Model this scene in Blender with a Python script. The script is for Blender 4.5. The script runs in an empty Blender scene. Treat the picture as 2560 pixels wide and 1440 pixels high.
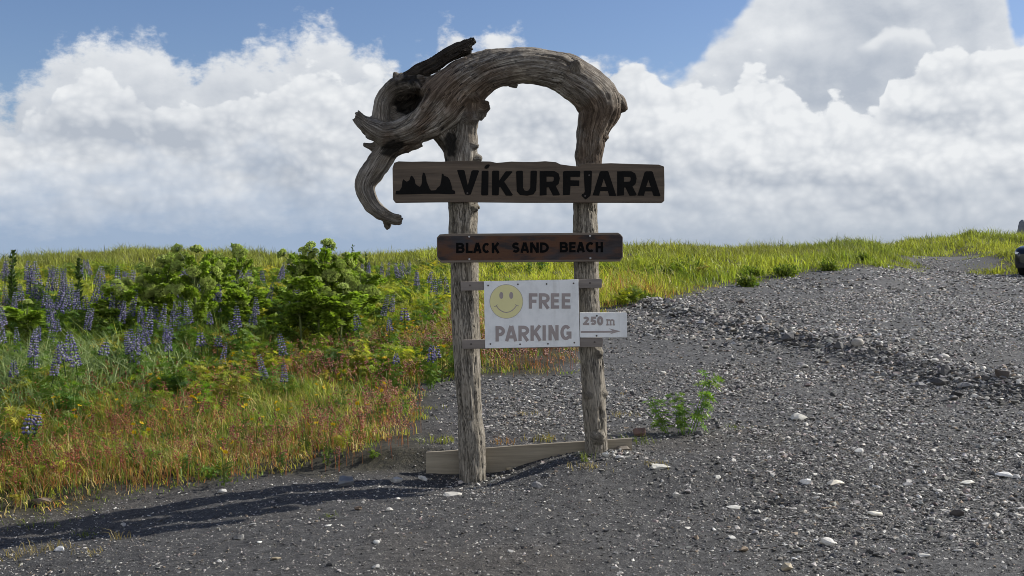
import bpy, bmesh, math, random
import numpy as np
from mathutils import Vector, Matrix

scene = bpy.context.scene
col = scene.collection
R = math.radians
random.seed(7)
rng = np.random.default_rng(7)

# ------------------------------------------------------------------ camera
F = 2700.0          # focal length in pixels of the 2560 wide photograph
EYE = 1.6           # eye height above the sand at the sign
HOR = 650.0         # the row of the level line of sight
cam_data = bpy.data.cameras.new("camera")
cam = bpy.data.objects.new("camera", cam_data)
col.objects.link(cam)
cam.location = (0, 0, EYE)
cam.rotation_euler = (R(90), 0, 0)
cam_data.sensor_width = 36
cam_data.lens = 36 * F / 2560
cam_data.shift_y = (HOR - 720) / 2560
cam_data.clip_start = 0.1
cam_data.clip_end = 20000
scene.camera = cam

# ------------------------------------------------------------------ exposure
scene.view_settings.view_transform = 'Standard'
scene.view_settings.look = 'None'
scene.view_settings.exposure = 0.3
scene.view_settings.gamma = 1
scene.cycles.filter_width = 0.95

# ------------------------------------------------------------------ sun
SUN_AZ, SUN_EL = R(70), R(35)     # azimuth from +Y towards +X
sd = Vector((math.sin(SUN_AZ) * math.cos(SUN_EL), math.cos(SUN_AZ) * math.cos(SUN_EL), math.sin(SUN_EL)))
sun_data = bpy.data.lights.new("sun", 'SUN')
sun_data.energy = 5.0
sun_data.angle = R(0.5)
sun_data.color = (1.0, 0.955, 0.88)
sun = bpy.data.objects.new("sun", sun_data)
col.objects.link(sun)
sun.rotation_euler = sd.to_track_quat('Z', 'Y').to_euler()
sun.location = (20, 15, 20)

# ------------------------------------------------------------------ sky
world = bpy.data.worlds.new("World")
scene.world = world
world.use_nodes = True
wt = world.node_tree
wt.nodes.clear()


class X:
    """A node socket (or a number) that builds Math nodes when it is calculated with."""
    tree = None

    def __init__(s, v):
        s.v = v

    @staticmethod
    def m(op, *a, clamp=False):
        n = X.tree.nodes.new('ShaderNodeMath')
        n.operation = op
        n.use_clamp = clamp
        for i, q in enumerate(a):
            q = q.v if isinstance(q, X) else q
            if isinstance(q, (int, float)):
                n.inputs[i].default_value = q
            else:
                X.tree.links.new(q, n.inputs[i])
        return X(n.outputs[0])

    def __add__(s, o): return X.m('ADD', s, o)
    def __radd__(s, o): return X.m('ADD', s, o)
    def __sub__(s, o): return X.m('SUBTRACT', s, o)
    def __rsub__(s, o): return X.m('SUBTRACT', o, s)
    def __mul__(s, o): return X.m('MULTIPLY', s, o)
    def __rmul__(s, o): return X.m('MULTIPLY', s, o)
    def __truediv__(s, o): return X.m('DIVIDE', s, o)
    def sat(s): return X.m('ADD', s, 0.0, clamp=True)
    def ss(s, a, b):
        n = X.tree.nodes.new('ShaderNodeMapRange')
        n.interpolation_type = 'SMOOTHSTEP'
        X.tree.links.new(s.v, n.inputs[0])
        n.inputs[1].default_value = a
        n.inputs[2].default_value = b
        return X(n.outputs[0])


def xlink(a, b):
    X.tree.links.new(a.v if isinstance(a, X) else a, b)


def xyz(x, y, z=0.0):
    n = X.tree.nodes.new('ShaderNodeCombineXYZ')
    for i, q in enumerate((x, y, z)):
        if isinstance(q, X):
            xlink(q, n.inputs[i])
        else:
            n.inputs[i].default_value = q
    return X(n.outputs[0])


def xnoise(vec, scale, detail=4, rough=0.55, dist=0.0, lac=2.0, dim='2D'):
    n = X.tree.nodes.new('ShaderNodeTexNoise')
    n.noise_dimensions = dim
    n.inputs['Scale'].default_value = scale
    n.inputs['Detail'].default_value = detail
    n.inputs['Roughness'].default_value = rough
    n.inputs['Lacunarity'].default_value = lac
    n.inputs['Distortion'].default_value = dist
    xlink(vec, n.inputs['Vector'])
    return X(n.outputs[0])


def xvor(vec, scale, smooth=0.25, detail=0, rough=0.5):
    n = X.tree.nodes.new('ShaderNodeTexVoronoi')
    n.voronoi_dimensions = '2D'
    n.feature = 'SMOOTH_F1'
    n.inputs['Scale'].default_value = scale
    n.inputs['Smoothness'].default_value = smooth
    n.inputs['Detail'].default_value = detail
    n.inputs['Roughness'].default_value = rough
    xlink(vec, n.inputs['Vector'])
    return X(n.outputs[0])


def xmix(f, a, b):
    n = X.tree.nodes.new('ShaderNodeMix')
    n.data_type = 'RGBA'
    n.clamp_factor = True
    if isinstance(f, X):
        xlink(f, n.inputs[0])
    else:
        n.inputs[0].default_value = f
    for q, i in ((a, 6), (b, 7)):
        if isinstance(q, X):
            xlink(q, n.inputs[i])
        else:
            n.inputs[i].default_value = (*q, 1)
    return X(n.outputs[2])


def xcurve(x, pts, xr=(-1.45, 1.45), yr=(-0.3, 0.9)):
    """A float curve y(x) through pts."""
    n = X.tree.nodes.new('ShaderNodeFloatCurve')
    c = n.mapping.curves[0]
    q = [((a - xr[0]) / (xr[1] - xr[0]), (b - yr[0]) / (yr[1] - yr[0])) for a, b in sorted(pts)]
    q[0] = (0.0, q[0][1])
    q[-1] = (1.0, q[-1][1])
    c.points[0].location = q[0]
    c.points[1].location = q[-1]
    for a in q[1:-1]:
        c.points.new(*a)
    n.mapping.update()
    xlink((x - xr[0]) / (xr[1] - xr[0]), n.inputs['Value'])
    return X(n.outputs[0]) * (yr[1] - yr[0]) + yr[0]


def sky_ae(px, py):
    az = math.atan((px - 1280) / F)
    el = math.atan((HOR - py) / F * math.cos(az))
    return az * 2.7, el * 2.7


X.tree = wt
tc = wt.nodes.new('ShaderNodeTexCoord')
sep = wt.nodes.new('ShaderNodeSeparateXYZ')
xlink(tc.outputs['Generated'], sep.inputs[0])
dx, dy, dz = (X(sep.outputs[i]) for i in range(3))
A = X.m('ARCTAN2', dx, dy) * 2.7          # azimuth, 2.7 per radian
E = X.m('ARCSINE', dz) * 2.7              # elevation, same unit
sky = wt.nodes.new('ShaderNodeTexSky')
sky.sky_type = 'NISHITA'
sky.sun_disc = False
sky.sun_elevation = SUN_EL
sky.sun_rotation = SUN_AZ
sky.altitude = 5
sky.air_density = 1.0
sky.dust_density = 0.6
sky.ozone_density = 2.0
P = xyz(A, E * 1.25)
# the clear sky: blue high up, paler toward the horizon
tint = wt.nodes.new('ShaderNodeMix')
tint.data_type = 'RGBA'
tint.blend_type = 'MULTIPLY'
tint.inputs[0].default_value = 1
tint.inputs[7].default_value = (0.69, 0.73, 0.87, 1)
wt.links.new(sky.outputs[0], tint.inputs[6])
clear = X(tint.outputs[2])
SKYK = 0.10


def lum(r, g, b):
    return (r * 0.82 / SKYK, g * 0.82 / SKYK, b * 0.82 / SKYK)


# billows: cauliflower bumps of three sizes
warp = xnoise(P, 5.0, 2, 0.5)
wx = xnoise(xyz(A + 7.3, E * 1.25 + 2.1), 6.0, 2, 0.5)
PW = xyz(A + (wx - 0.5) * 0.05, E * 1.25 + (warp - 0.5) * 0.05)
b1 = 0.5 - xvor(PW, 7.5, 0.35)
b2 = 0.5 - xvor(PW, 17.0, 0.35)
b3 = 0.5 - xvor(PW, 40.0, 0.4)
n1 = xnoise(PW, 4.0, 7, 0.6) - 0.5
n2 = xnoise(xyz(A + 3.0, E * 1.6), 14.0, 7, 0.68) - 0.5
bil = b1 * 0.085 + b2 * 0.05 + b3 * 0.022
edge_n = bil + n1 * 0.06 + n2 * 0.045 - 0.03
# the same billows looked up a little toward the sun: the difference models their lit sides
PS = xyz(A + (wx - 0.5) * 0.05 + 0.020, E * 1.25 + (warp - 0.5) * 0.05 + 0.03)
bilS = (0.5 - xvor(PS, 7.5, 0.35)) * 0.085 + (0.5 - xvor(PS, 17.0, 0.35)) * 0.05
nS = xnoise(PS, 4.0, 7, 0.6) - 0.5
lit = (b1 * 0.085 + b2 * 0.05 - bilS) * 9.0 + (n1 - nS) * 1.6

TOP_BACK = [(-900, 120), (0, 195), (90, 165), (150, 100), (205, 85), (270, 70), (330, 85), (400, 100), (450, 125), (500, 140),
            (530, 120), (580, 125), (640, 110), (700, 90), (750, 48), (830, 45), (880, 75), (905, 115), (950, 110),
            (990, 135), (1015, 175), (1040, 130), (1085, 125), (1105, 75), (1150, 70), (1165, 110), (1210, 100),
            (1250, 85), (1300, 100), (1340, 140), (1400, 160), (1460, 170), (1480, 125), (1540, 140), (1600, 150), (1640, 165),
            (1700, 150), (1750, 125), (1775, 80), (1800, 40), (1840, 10), (1880, -60), (1950, -150), (2450, -150),
            (2500, -90), (2530, 20), (2560, 80), (2620, 60), (2700, -60), (3400, -200)]
TOP_FRONT = [(-900, 330), (0, 290), (100, 265), (160, 200), (230, 165), (330, 200), (420, 260), (520, 240), (620, 230), (760, 150),
             (870, 180), (960, 160), (1060, 190), (1200, 200), (1300, 150), (1480, 140), (1540, 150), (1600, 155), (1640, 175),
             (1690, 190), (1740, 205), (1800, 215), (1830, 190), (1865, 150), (1900, 140), (1960, 165), (1990, 195),
             (2030, 250), (2050, 265), (2090, 235), (2120, 240), (2160, 265), (2205, 262), (2212, 190), (2240, 170), (2290, 150),
             (2330, 115), (2380, 100), (2440, 105), (2470, 130), (2510, 125), (2560, 105), (2640, 90), (3400, 60)]
tb = xcurve(A, [sky_ae(*p) for p in TOP_BACK])
tf = xcurve(A, [sky_ae(*p) for p in TOP_FRONT])
TOP_PUFF = [(-900, 700), (2080, 300), (2120, 130), (2150, 102), (2180, 85), (2210, 70), (2260, 64), (2310, 72), (2335, 95), (2360, 180), (2440, 400), (3400, 700)]
d_back = tb - E + edge_n * 0.9
d_front = tf - E + edge_n * 0.75
m_back = (d_back + (n2 * 0.10 + n1 * 0.05) * (1.0 - A.ss(0.0, 0.5))).ss(-0.022, 0.050)
m_front = d_front.ss(-0.004, 0.011)


def gblob(px, py, rx, ry):
    a0, e0 = sky_ae(px, py)
    q = ((A - a0) / (rx / 1000)) * ((A - a0) / (rx / 1000)) + ((E - e0) / (ry / 1000)) * ((E - e0) / (ry / 1000))
    return X.m('EXPONENT', q * -1.0)


# broad light and dark masses of the bank
n3 = xnoise(xyz(A * 0.85 + 11.0 + (warp - 0.5) * 0.05, E * 2.1), 5.5, 7, 0.6) - 0.5
mass = n1 * 0.7 + n3 * 1.05 + n2 * 0.55 + bil * 1.8
dark = (gblob(150, 330, 330, 45) * 0.35 + gblob(420, 345, 220, 50) * 0.45 + gblob(700, 430, 180, 60) * 0.35 + gblob(1290, 330, 120, 50) * 0.1
        + gblob(60, 235, 150, 40) * 0.2 + gblob(500, 240, 120, 45) * 0.15
        + gblob(2010, 450, 330, 30) * 0.5 + gblob(2250, 500, 300, 35) * 0.4 + gblob(2390, 290, 110, 30) * 0.5 + gblob(2250, 285, 70, 30) * 0.25
        + gblob(2400, 180, 90, 28) * 0.25 + gblob(1640, 410, 140, 50) * 0.2 + gblob(1700, 500, 100, 25) * 0.2)
bright = (gblob(800, 110, 120, 80) * 0.35 + gblob(280, 120, 140, 50) * 0.35 + gblob(570, 360, 60, 40) * 0.4 + gblob(600, 490, 100, 30) * 0.35
          + gblob(160, 420, 130, 35) * 0.3 + gblob(60, 480, 80, 25) * 0.25
          + gblob(1760, 290, 260, 70) * 0.3 + gblob(2470, 220, 70, 70) * 0.25 + gblob(2380, 390, 240, 40) * 0.3 + gblob(1900, 490, 220, 25) * 0.25
          + gblob(2150, 430, 70, 25) * 0.35)
rim_b = X.m('EXPONENT', X.m('MAXIMUM', d_back, 0.0) * -16.0)
rim_f = X.m('EXPONENT', X.m('MAXIMUM', d_front, 0.0) * -20.0)
right = A.ss(0.3, 0.6)
# shade of the cloud body and of its lit parts
vb = (0.46 + rim_b * 0.30 + mass * 0.5 + lit * 0.34 + bright * 0.5 - dark * 0.5
      - right * gblob(2120, 210, 200, 80) * (0.50 + n3 * 0.8 + n2 * 0.7) - right * gblob(2200, 40, 260, 40) * 0.3 + right * gblob(1940, 90, 130, 50) * 0.3)
vf = 0.50 + rim_f * 0.36 + mass * 0.55 + lit * 0.45 + bright * 0.7 - dark * 0.8 + right * 0.12 + b3 * 0.30 + b2 * 0.16
GREY, WHITE = lum(0.46, 0.505, 0.575), lum(0.84, 0.86, 0.88)
cb = xmix(vb, GREY, WHITE)
cf = xmix(vf, GREY, WHITE)
tp = xcurve(A, [sky_ae(*p) for p in TOP_PUFF])
d_puff = tp - E + edge_n * 0.3
m_puff = d_puff.ss(-0.003, 0.012) * (1.0 - d_puff.ss(0.015, 0.05)) * gblob(2250, 85, 110, 45).ss(0.2, 0.6)
front = xmix(m_back * 0.98, clear, cb)
front = xmix(m_puff * 0.9, front, xmix(0.86, GREY, WHITE))
front = xmix(m_front, front, cf)
# the pale air low over the land
lowband = X.m('EXPONENT', X.m('MAXIMUM', E, 0.0) * -4.5)
hz_col = xmix(A.ss(-0.6, 0.8), lum(0.325, 0.425, 0.58), lum(0.40, 0.46, 0.545))
lowf = (lowband * 2.1 - 0.80 + (1.0 - A.ss(-0.55, 0.1)) * 0.16 + n3 * 1.5 * (1.0 - lowband * 0.6) + n2 * 0.4).sat() * 0.95
front = xmix(lowf, front, hz_col)
# unseen sky overhead and behind: cumulus added bright to light the shaded sign front
g = xnoise(X(tc.outputs['Generated']), 2.6, 6, 0.6, dim='3D')
rest_m = (g - E.ss(0.6, 2.4) * 0.34).ss(0.40, 0.54)
rest = xmix(rest_m, clear, xmix(g.ss(0.45, 0.75), lum(1.7, 1.68, 1.65), lum(1.1, 1.12, 1.15)))
isfront = dy.ss(0.45, 0.75) * (1.0 - E.ss(1.0, 1.7))
final = xmix(isfront, rest, front)
bg = wt.nodes.new('ShaderNodeBackground')
xlink(final, bg.inputs[0])
bg.inputs[1].default_value = SKYK
wo = wt.nodes.new('ShaderNodeOutputWorld')
xlink(bg.outputs[0], wo.inputs[0])
world.cycles.sampling_method = 'MANUAL'
world.cycles.sample_map_resolution = 512

# ------------------------------------------------------------------ numbers: noise, meshes
def _hash(ix, iy, iz, seed):
    h = (ix.astype(np.int64) * 374761393 + iy.astype(np.int64) * 668265263 + iz.astype(np.int64) * 2147483647 + seed * 974634777) & 0xFFFFFFFF
    h = ((h ^ (h >> 13)) * 1274126177) & 0xFFFFFFFF
    h = ((h ^ (h >> 16)) * 2246822519) & 0xFFFFFFFF
    return ((h ^ (h >> 15)) & 0xFFFFFF) / float(0xFFFFFF)


def noise3(p, seed=0):
    """Smooth value noise, about -1..1."""
    p = np.asarray(p, dtype=np.float64)
    i = np.floor(p)
    f = p - i
    f = f * f * f * (f * (f * 6 - 15) + 10)
    i = i.astype(np.int64)
    out = 0
    for a in (0, 1):
        wa = f[:, 0] if a else 1 - f[:, 0]
        for b in (0, 1):
            wb = f[:, 1] if b else 1 - f[:, 1]
            for c in (0, 1):
                wc = f[:, 2] if c else 1 - f[:, 2]
                out = out + wa * wb * wc * _hash(i[:, 0] + a, i[:, 1] + b, i[:, 2] + c, seed)
    return out * 2 - 1


def noise2(x, y, freq=1.0, seed=0, octv=1, gain=0.5):
    x = np.asarray(x, dtype=np.float64).ravel()
    y = np.asarray(y, dtype=np.float64).ravel()
    out, amp, tot = 0, 1.0, 0
    for o in range(octv):
        i, j = np.floor(x * freq), np.floor(y * freq)
        fx, fy = x * freq - i, y * freq - j
        fx = fx * fx * (3 - 2 * fx)
        fy = fy * fy * (3 - 2 * fy)
        z = np.zeros_like(i)
        h = lambda a, b: _hash(i + a, j + b, z, seed + o * 17)
        out = out + amp * ((h(0, 0) * (1 - fx) + h(1, 0) * fx) * (1 - fy) + (h(0, 1) * (1 - fx) + h(1, 1) * fx) * fy)
        tot += amp
        amp *= gain
        freq *= 2.03
    return out / tot * 2 - 1


def sstep(a, b, x):
    t = np.clip((np.asarray(x, dtype=np.float64) - a) / (b - a), 0, 1)
    return t * t * (3 - 2 * t)


def np_mesh(name, V, Fc, colr=None, smooth=False):
    """A mesh from arrays: V (n,3), Fc (m,3) or (m,4), colr (n,3) as the point attribute 'tint'."""
    me = bpy.data.meshes.new(name)
    V = np.ascontiguousarray(V, dtype=np.float32)
    Fc = np.ascontiguousarray(Fc, dtype=np.int32)
    k = Fc.shape[1]
    me.vertices.add(len(V))
    me.vertices.foreach_set('co', V.ravel())
    me.loops.add(Fc.size)
    me.loops.foreach_set('vertex_index', Fc.ravel())
    me.polygons.add(len(Fc))
    me.polygons.foreach_set('loop_start', np.arange(len(Fc), dtype=np.int32) * k)
    me.update(calc_edges=True)
    me.polygons.foreach_set('use_smooth', np.full(len(Fc), bool(smooth)))
    if colr is not None:
        at = me.attributes.new('tint', 'FLOAT_COLOR', 'POINT')
        c4 = np.ones((len(V), 4), dtype=np.float32)
        c4[:, :3] = colr
        at.data.foreach_set('color', c4.ravel())
    return me


def link(name, data, mat=None, parent=None, loc=None):
    o = bpy.data.objects.new(name, data)
    col.objects.link(o)
    if mat is not None and data is not None and len(data.materials) == 0:
        data.materials.append(mat)
    if parent is not None:
        o.parent = parent
    if loc is not None:
        o.location = loc
    return o


def tag(o, label=None, cat=None, group=None, kind=None):
    if label: o['label'] = label
    if cat: o['category'] = cat
    if group: o['group'] = group
    if kind: o['kind'] = kind
    return o


def empty(name, loc=(0, 0, 0), rz=0.0):
    o = bpy.data.objects.new(name, None)
    col.objects.link(o)
    o.location = loc
    o.rotation_euler = (0, 0, rz)
    o.empty_display_size = 0.1
    return o


class MB:
    """Collects vertices, faces and tints for one mesh."""

    def __init__(s):
        s.V, s.T, s.C, s.n = [], [], [], 0

    def add(s, V, Fc, c=(1, 1, 1)):
        V = np.asarray(V, dtype=np.float64)
        Fc = np.asarray(Fc, dtype=np.int64)
        if Fc.shape[1] == 4:
            Fc = np.concatenate([Fc[:, [0, 1, 2]], Fc[:, [0, 2, 3]]])
        c = np.asarray(c, dtype=np.float64)
        if c.ndim == 1:
            c = np.tile(c, (len(V), 1))
        s.V.append(V)
        s.T.append(Fc + s.n)
        s.C.append(c)
        s.n += len(V)

    def arrays(s):
        return np.concatenate(s.V), np.concatenate(s.T), np.concatenate(s.C)

    def mesh(s, name, smooth=False):
        V, T, C = s.arrays()
        return np_mesh(name, V, T, C, smooth)


def tube(mb, pts, rads, n=6, c=(1, 1, 1), cap=True):
    """A round tube along pts with a radius per point."""
    pts = [Vector(p) for p in pts]
    V, Fc = [], []
    prev = None
    for i, p in enumerate(pts):
        d = (pts[min(i + 1, len(pts) - 1)] - pts[max(i - 1, 0)]).normalized()
        if prev is None:
            a = d.orthogonal().normalized()
        else:
            a = (prev - d * prev.dot(d)).normalized()
        prev = a
        b = d.cross(a)
        for k in range(n):
            t = 2 * math.pi * k / n
            V.append(p + (a * math.cos(t) + b * math.sin(t)) * rads[i])
    for i in range(len(pts) - 1):
        for k in range(n):
            Fc.append((i * n + k, i * n + (k + 1) % n, (i + 1) * n + (k + 1) % n, (i + 1) * n + k))
    if cap:
        V.append(pts[0]); V.append(pts[-1])
        e = len(V) - 2
        tri = [(e, (k + 1) % n, k, k) for k in range(n)] + [(e + 1, (len(pts) - 1) * n + k, (len(pts) - 1) * n + (k + 1) % n, (len(pts) - 1) * n + (k + 1) % n) for k in range(n)]
        T = np.concatenate([np.array([(f[0], f[1], f[2]) for f in Fc] + [(f[0], f[2], f[3]) for f in Fc]), np.array([t[:3] for t in tri])])
    else:
        T = np.array([(f[0], f[1], f[2]) for f in Fc] + [(f[0], f[2], f[3]) for f in Fc])
    mb.add(np.array([tuple(v) for v in V]), T, c)


def prism(mb, poly, y0, y1, c=(1, 1, 1)):
    """An outline in x,z made into a slab from y0 (front) to y1 (back)."""
    from mathutils.geometry import tessellate_polygon
    n = len(poly)
    tri = tessellate_polygon([[Vector((x, z, 0)) for x, z in poly]])
    V = [(x, y0, z) for x, z in poly] + [(x, y1, z) for x, z in poly]
    area = sum(poly[i][0] * poly[(i + 1) % n][1] - poly[(i + 1) % n][0] * poly[i][1] for i in range(n))
    T = []
    for a, b, d in tri:
        ar = (poly[b][0] - poly[a][0]) * (poly[d][1] - poly[a][1]) - (poly[d][0] - poly[a][0]) * (poly[b][1] - poly[a][1])
        if ar < 0: b, d = d, b
        T += [(a, b, d), (a + n, d + n, b + n)]
    for i in range(n):
        j = (i + 1) % n
        T += [(i, i + n, j + n), (i, j + n, j)] if area > 0 else [(i, j + n, i + n), (i, j, j + n)]
    mb.add(V, T, c)


def ribbon(mb, pts, t, y0, y1, c=(1, 1, 1), closed=False):
    """A stroke of width t along pts in x,z, with mitred corners, as a slab."""
    P_ = np.array(pts, dtype=float)
    n = len(P_)
    L, Rr = [], []
    for i in range(n):
        a = P_[(i - 1) % n] if closed or i > 0 else None
        b = P_[(i + 1) % n] if closed or i < n - 1 else None
        d1 = (P_[i] - a) / np.linalg.norm(P_[i] - a) if a is not None else None
        d2 = (b - P_[i]) / np.linalg.norm(b - P_[i]) if b is not None else None
        if d1 is None: d1 = d2
        if d2 is None: d2 = d1
        n1_, n2_ = np.array([-d1[1], d1[0]]), np.array([-d2[1], d2[0]])
        m = n1_ + n2_
        m /= max(np.linalg.norm(m), 1e-6)
        k = 1 / max(m.dot(n1_), 0.35)
        L.append(P_[i] + m * k * t / 2)
        Rr.append(P_[i] - m * k * t / 2)
    V = [(p[0], y0, p[1]) for p in L] + [(p[0], y0, p[1]) for p in Rr] + [(p[0], y1, p[1]) for p in L] + [(p[0], y1, p[1]) for p in Rr]
    Q = []
    for i in range(n if closed else n - 1):
        j = (i + 1) % n
        Q += [(i, n + i, n + j, j), (i, j, 2 * n + j, 2 * n + i), (n + i, 3 * n + i, 3 * n + j, n + j)]
    if not closed:
        Q += [(0, 2 * n, 3 * n, n), (n - 1, 2 * n - 1, 4 * n - 1, 3 * n - 1)]
    mb.add(V, Q, c)


# ------------------------------------------------------------------ materials
class Mat:
    def __init__(s, name):
        s.m = bpy.data.materials.new(name)
        s.m.use_nodes = True
        s.t = s.m.node_tree
        s.bsdf = s.t.nodes['Principled BSDF']
        s.out = s.t.nodes['Material Output']
        X.tree = s.t

    def node(s, typ, **kw):
        n = s.t.nodes.new(typ)
        for k, v in kw.items():
            setattr(n, k, v)
        return n

    def obj(s):
        return X(s.node('ShaderNodeTexCoord').outputs['Object'])

    def geo(s):
        return X(s.node('ShaderNodeNewGeometry').outputs['Position'])

    def scaled(s, v, sc):
        n = s.node('ShaderNodeMapping')
        xlink(v, n.inputs[0])
        n.inputs['Scale'].default_value = sc
        return X(n.outputs[0])

    def attr(s, name):
        return X(s.node('ShaderNodeAttribute', attribute_name=name).outputs['Color'])

    def noise(s, v, scale, detail=4, rough=0.55, dist=0.0):
        return xnoise(v, scale, detail, rough, dist, dim='3D')

    def vor(s, v, scale, feature='F1', out=0):
        n = s.node('ShaderNodeTexVoronoi', feature=feature)
        n.inputs['Scale'].default_value = scale
        xlink(v, n.inputs['Vector'])
        return X(n.outputs[out])

    def ramp(s, f, stops):
        n = s.node('ShaderNodeValToRGB')
        e = n.color_ramp.elements
        while len(e) < len(stops):
            e.new(0.5)
        for i, (p, c) in enumerate(stops):
            e[i].position = p
            e[i].color = (*c, 1)
        xlink(f, n.inputs[0])
        return X(n.outputs[0])

    def mul(s, a, b):
        n = s.node('ShaderNodeMix', data_type='RGBA', blend_type='MULTIPLY')
        n.inputs[0].default_value = 1
        xlink(a, n.inputs[6])
        if isinstance(b, X):
            xlink(b, n.inputs[7])
        else:
            n.inputs[7].default_value = (*b, 1)
        return X(n.outputs[2])

    def base(s, c, rough=0.8, metal=0.0, spec=0.5):
        if isinstance(c, X):
            xlink(c, s.bsdf.inputs['Base Color'])
        else:
            s.bsdf.inputs['Base Color'].default_value = (*c, 1)
        if isinstance(rough, X):
            xlink(rough, s.bsdf.inputs['Roughness'])
        else:
            s.bsdf.inputs['Roughness'].default_value = rough
        s.bsdf.inputs['Metallic'].default_value = metal
        s.bsdf.inputs['Specular IOR Level'].default_value = spec
        return s

    def bump(s, h, strength=0.5, dist=0.01):
        n = s.node('ShaderNodeBump')
        n.inputs['Strength'].default_value = strength
        n.inputs['Distance'].default_value = dist
        xlink(h, n.inputs['Height'])
        s.t.links.new(n.outputs[0], s.bsdf.inputs['Normal'])
        return s


def plain(name, c, rough=0.6, metal=0.0, spec=0.5, var=0.15, scale=20.0):
    m = Mat(name)
    n = m.noise(m.obj(), scale, 4, 0.6)
    m.base(xmix(n, tuple(q * (1 - var) for q in c), tuple(min(1, q * (1 + var)) for q in c)), rough, metal, spec)
    return m.m


def leafy(name, trans=0.35, rough=0.55, spec=0.3, tcol=(1.15, 1.25, 0.6)):
    """Leaves: the mesh's own tint, with light passing through them."""
    m = Mat(name)
    a = m.attr('tint')
    n = m.noise(m.geo(), 9.0, 3)
    c = m.mul(a, xmix(n, (0.75, 0.78, 0.75), (1.25, 1.2, 1.2)))
    m.base(c, rough, 0, spec)
    tr = m.node('ShaderNodeBsdfTranslucent')
    xlink(m.mul(c, tcol), tr.inputs[0])
    mx = m.node('ShaderNodeMixShader')
    mx.inputs[0].default_value = trans
    m.t.links.new(m.bsdf.outputs[0], mx.inputs[1])
    m.t.links.new(tr.outputs[0], mx.inputs[2])
    m.t.links.new(mx.outputs[0], m.out.inputs[0])
    return m.m


# ------------------------------------------------------------------ the lie of the land
def px_xz(px, py, Y):
    return (px - 1280) / F * Y, EYE + (HOR - py) / F * Y


RIDGE = np.array([(-900, 662), (-300, 660), (0, 656), (90, 648), (200, 638), (300, 629), (450, 627), (600, 634), (750, 642), (900, 642), (1000, 634),
                  (1090, 626), (1200, 622), (1560, 626), (1750, 624), (1900, 629), (2050, 624), (2150, 620), (2210, 632), (2290, 655), (2400, 668), (3400, 668)], dtype=float)
DUNE = np.array([(2000, 640), (2250, 615), (2330, 607), (2380, 600), (2430, 590), (2480, 592), (2560, 592), (2700, 588), (3000, 600), (3600, 640)], dtype=float)
RX, RZ = (RIDGE[:, 0] - 1280) / F * 46, EYE + (HOR - 5 - RIDGE[:, 1]) / F * 46 - 1.634
DX, DZ = (DUNE[:, 0] - 1280) / F * 62, EYE + (HOR - DUNE[:, 1]) / F * 62
# the long heap of bigger stones the grader left along the track (world x, y)
WIND = np.array([(2.2, 23.0), (2.76, 20.7), (3.26, 18.7), (3.55, 16.5), (3.9, 15.5), (4.5, 14.1), (4.72, 12.5), (4.98, 11.5), (5.14, 10.85), (5.6, 10.0)])


def seg_dist(x, y, P_):
    d = np.full(x.shape, 1e9)
    for (ax, ay), (bx, by) in zip(P_[:-1], P_[1:]):
        vx, vy = bx - ax, by - ay
        t = np.clip(((x - ax) * vx + (y - ay) * vy) / (vx * vx + vy * vy), 0, 1)
        d = np.minimum(d, np.hypot(x - ax - t * vx, y - ay - t * vy))
    return d


def land(x, y):
    x = np.asarray(x, dtype=np.float64)
    y = np.asarray(y, dtype=np.float64)
    ramp = 0.043 * np.where(y < 46, np.logaddexp(0, (y - 8.2) * 3) / 3, 37.8)
    bank = 0.14 * np.maximum(sstep(-0.25, 0.55, x) * sstep(6.7, 7.9, y), sstep(8.10, 8.32, y) * sstep(-2.2, -0.55, x))
    z = ramp + bank
    ridge = np.interp(x * 46 / np.maximum(y, 20), RX, RZ)
    z = z + ridge * np.exp(-((y - 46) / np.where(y < 46, 15.0, 7.0)) ** 2)
    far = np.maximum(0, y - np.where(x > 17, 66, 50))
    z = z - np.minimum(far * 0.12, 6.0)
    duneh = np.interp(x * 62 / np.maximum(y, 30), DX, DZ) - 1.75
    z = z + duneh * np.exp(-(np.maximum(0, 62 - y) / 7.0) ** 2) * sstep(19, 23, x * 62 / np.maximum(y, 30)) * (1 - sstep(66, 90, y))
    z = z + 0.60 * np.exp(-((x - 20.8) / 2.6) ** 2 - ((y - 43) / 3.2) ** 2)
    z = z + 0.30 * np.exp(-((x + 6.5) / 3.5) ** 2 - ((y - 17) / 4.5) ** 2)
    z = z + 0.15 * np.exp(-(seg_dist(x, y, WIND) / 0.42) ** 2) * sstep(24, 20, y)
    z = z - 0.15 * sstep(-0.7, -3.2, x) * sstep(8.2, 6.6, y)
    z = z - 0.075 * np.exp(-((x + 0.42) / 0.42) ** 2 - ((y - 7.86) / 0.30) ** 2)
    z = z + 0.022 * np.exp(-((x + 0.30) / 0.17) ** 2 - ((y - 7.98) / 0.16) ** 2) + 0.03 * np.exp(-((x - 0.70) / 0.2) ** 2 - ((y - 7.98) / 0.17) ** 2)
    # a hoof or boot print in the sand, and a few soft hollows
    z = z - 0.055 * np.exp(-((x - 1.70) / 0.10) ** 2 - ((y - 6.98) / 0.07) ** 2) + 0.018 * np.exp(-((x - 1.60) / 0.12) ** 2 - ((y - 6.86) / 0.07) ** 2)
    z = z - 0.02 * np.exp(-((x - 0.28) / 0.22) ** 2 - ((y - 7.72) / 0.10) ** 2)
    return z


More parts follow.
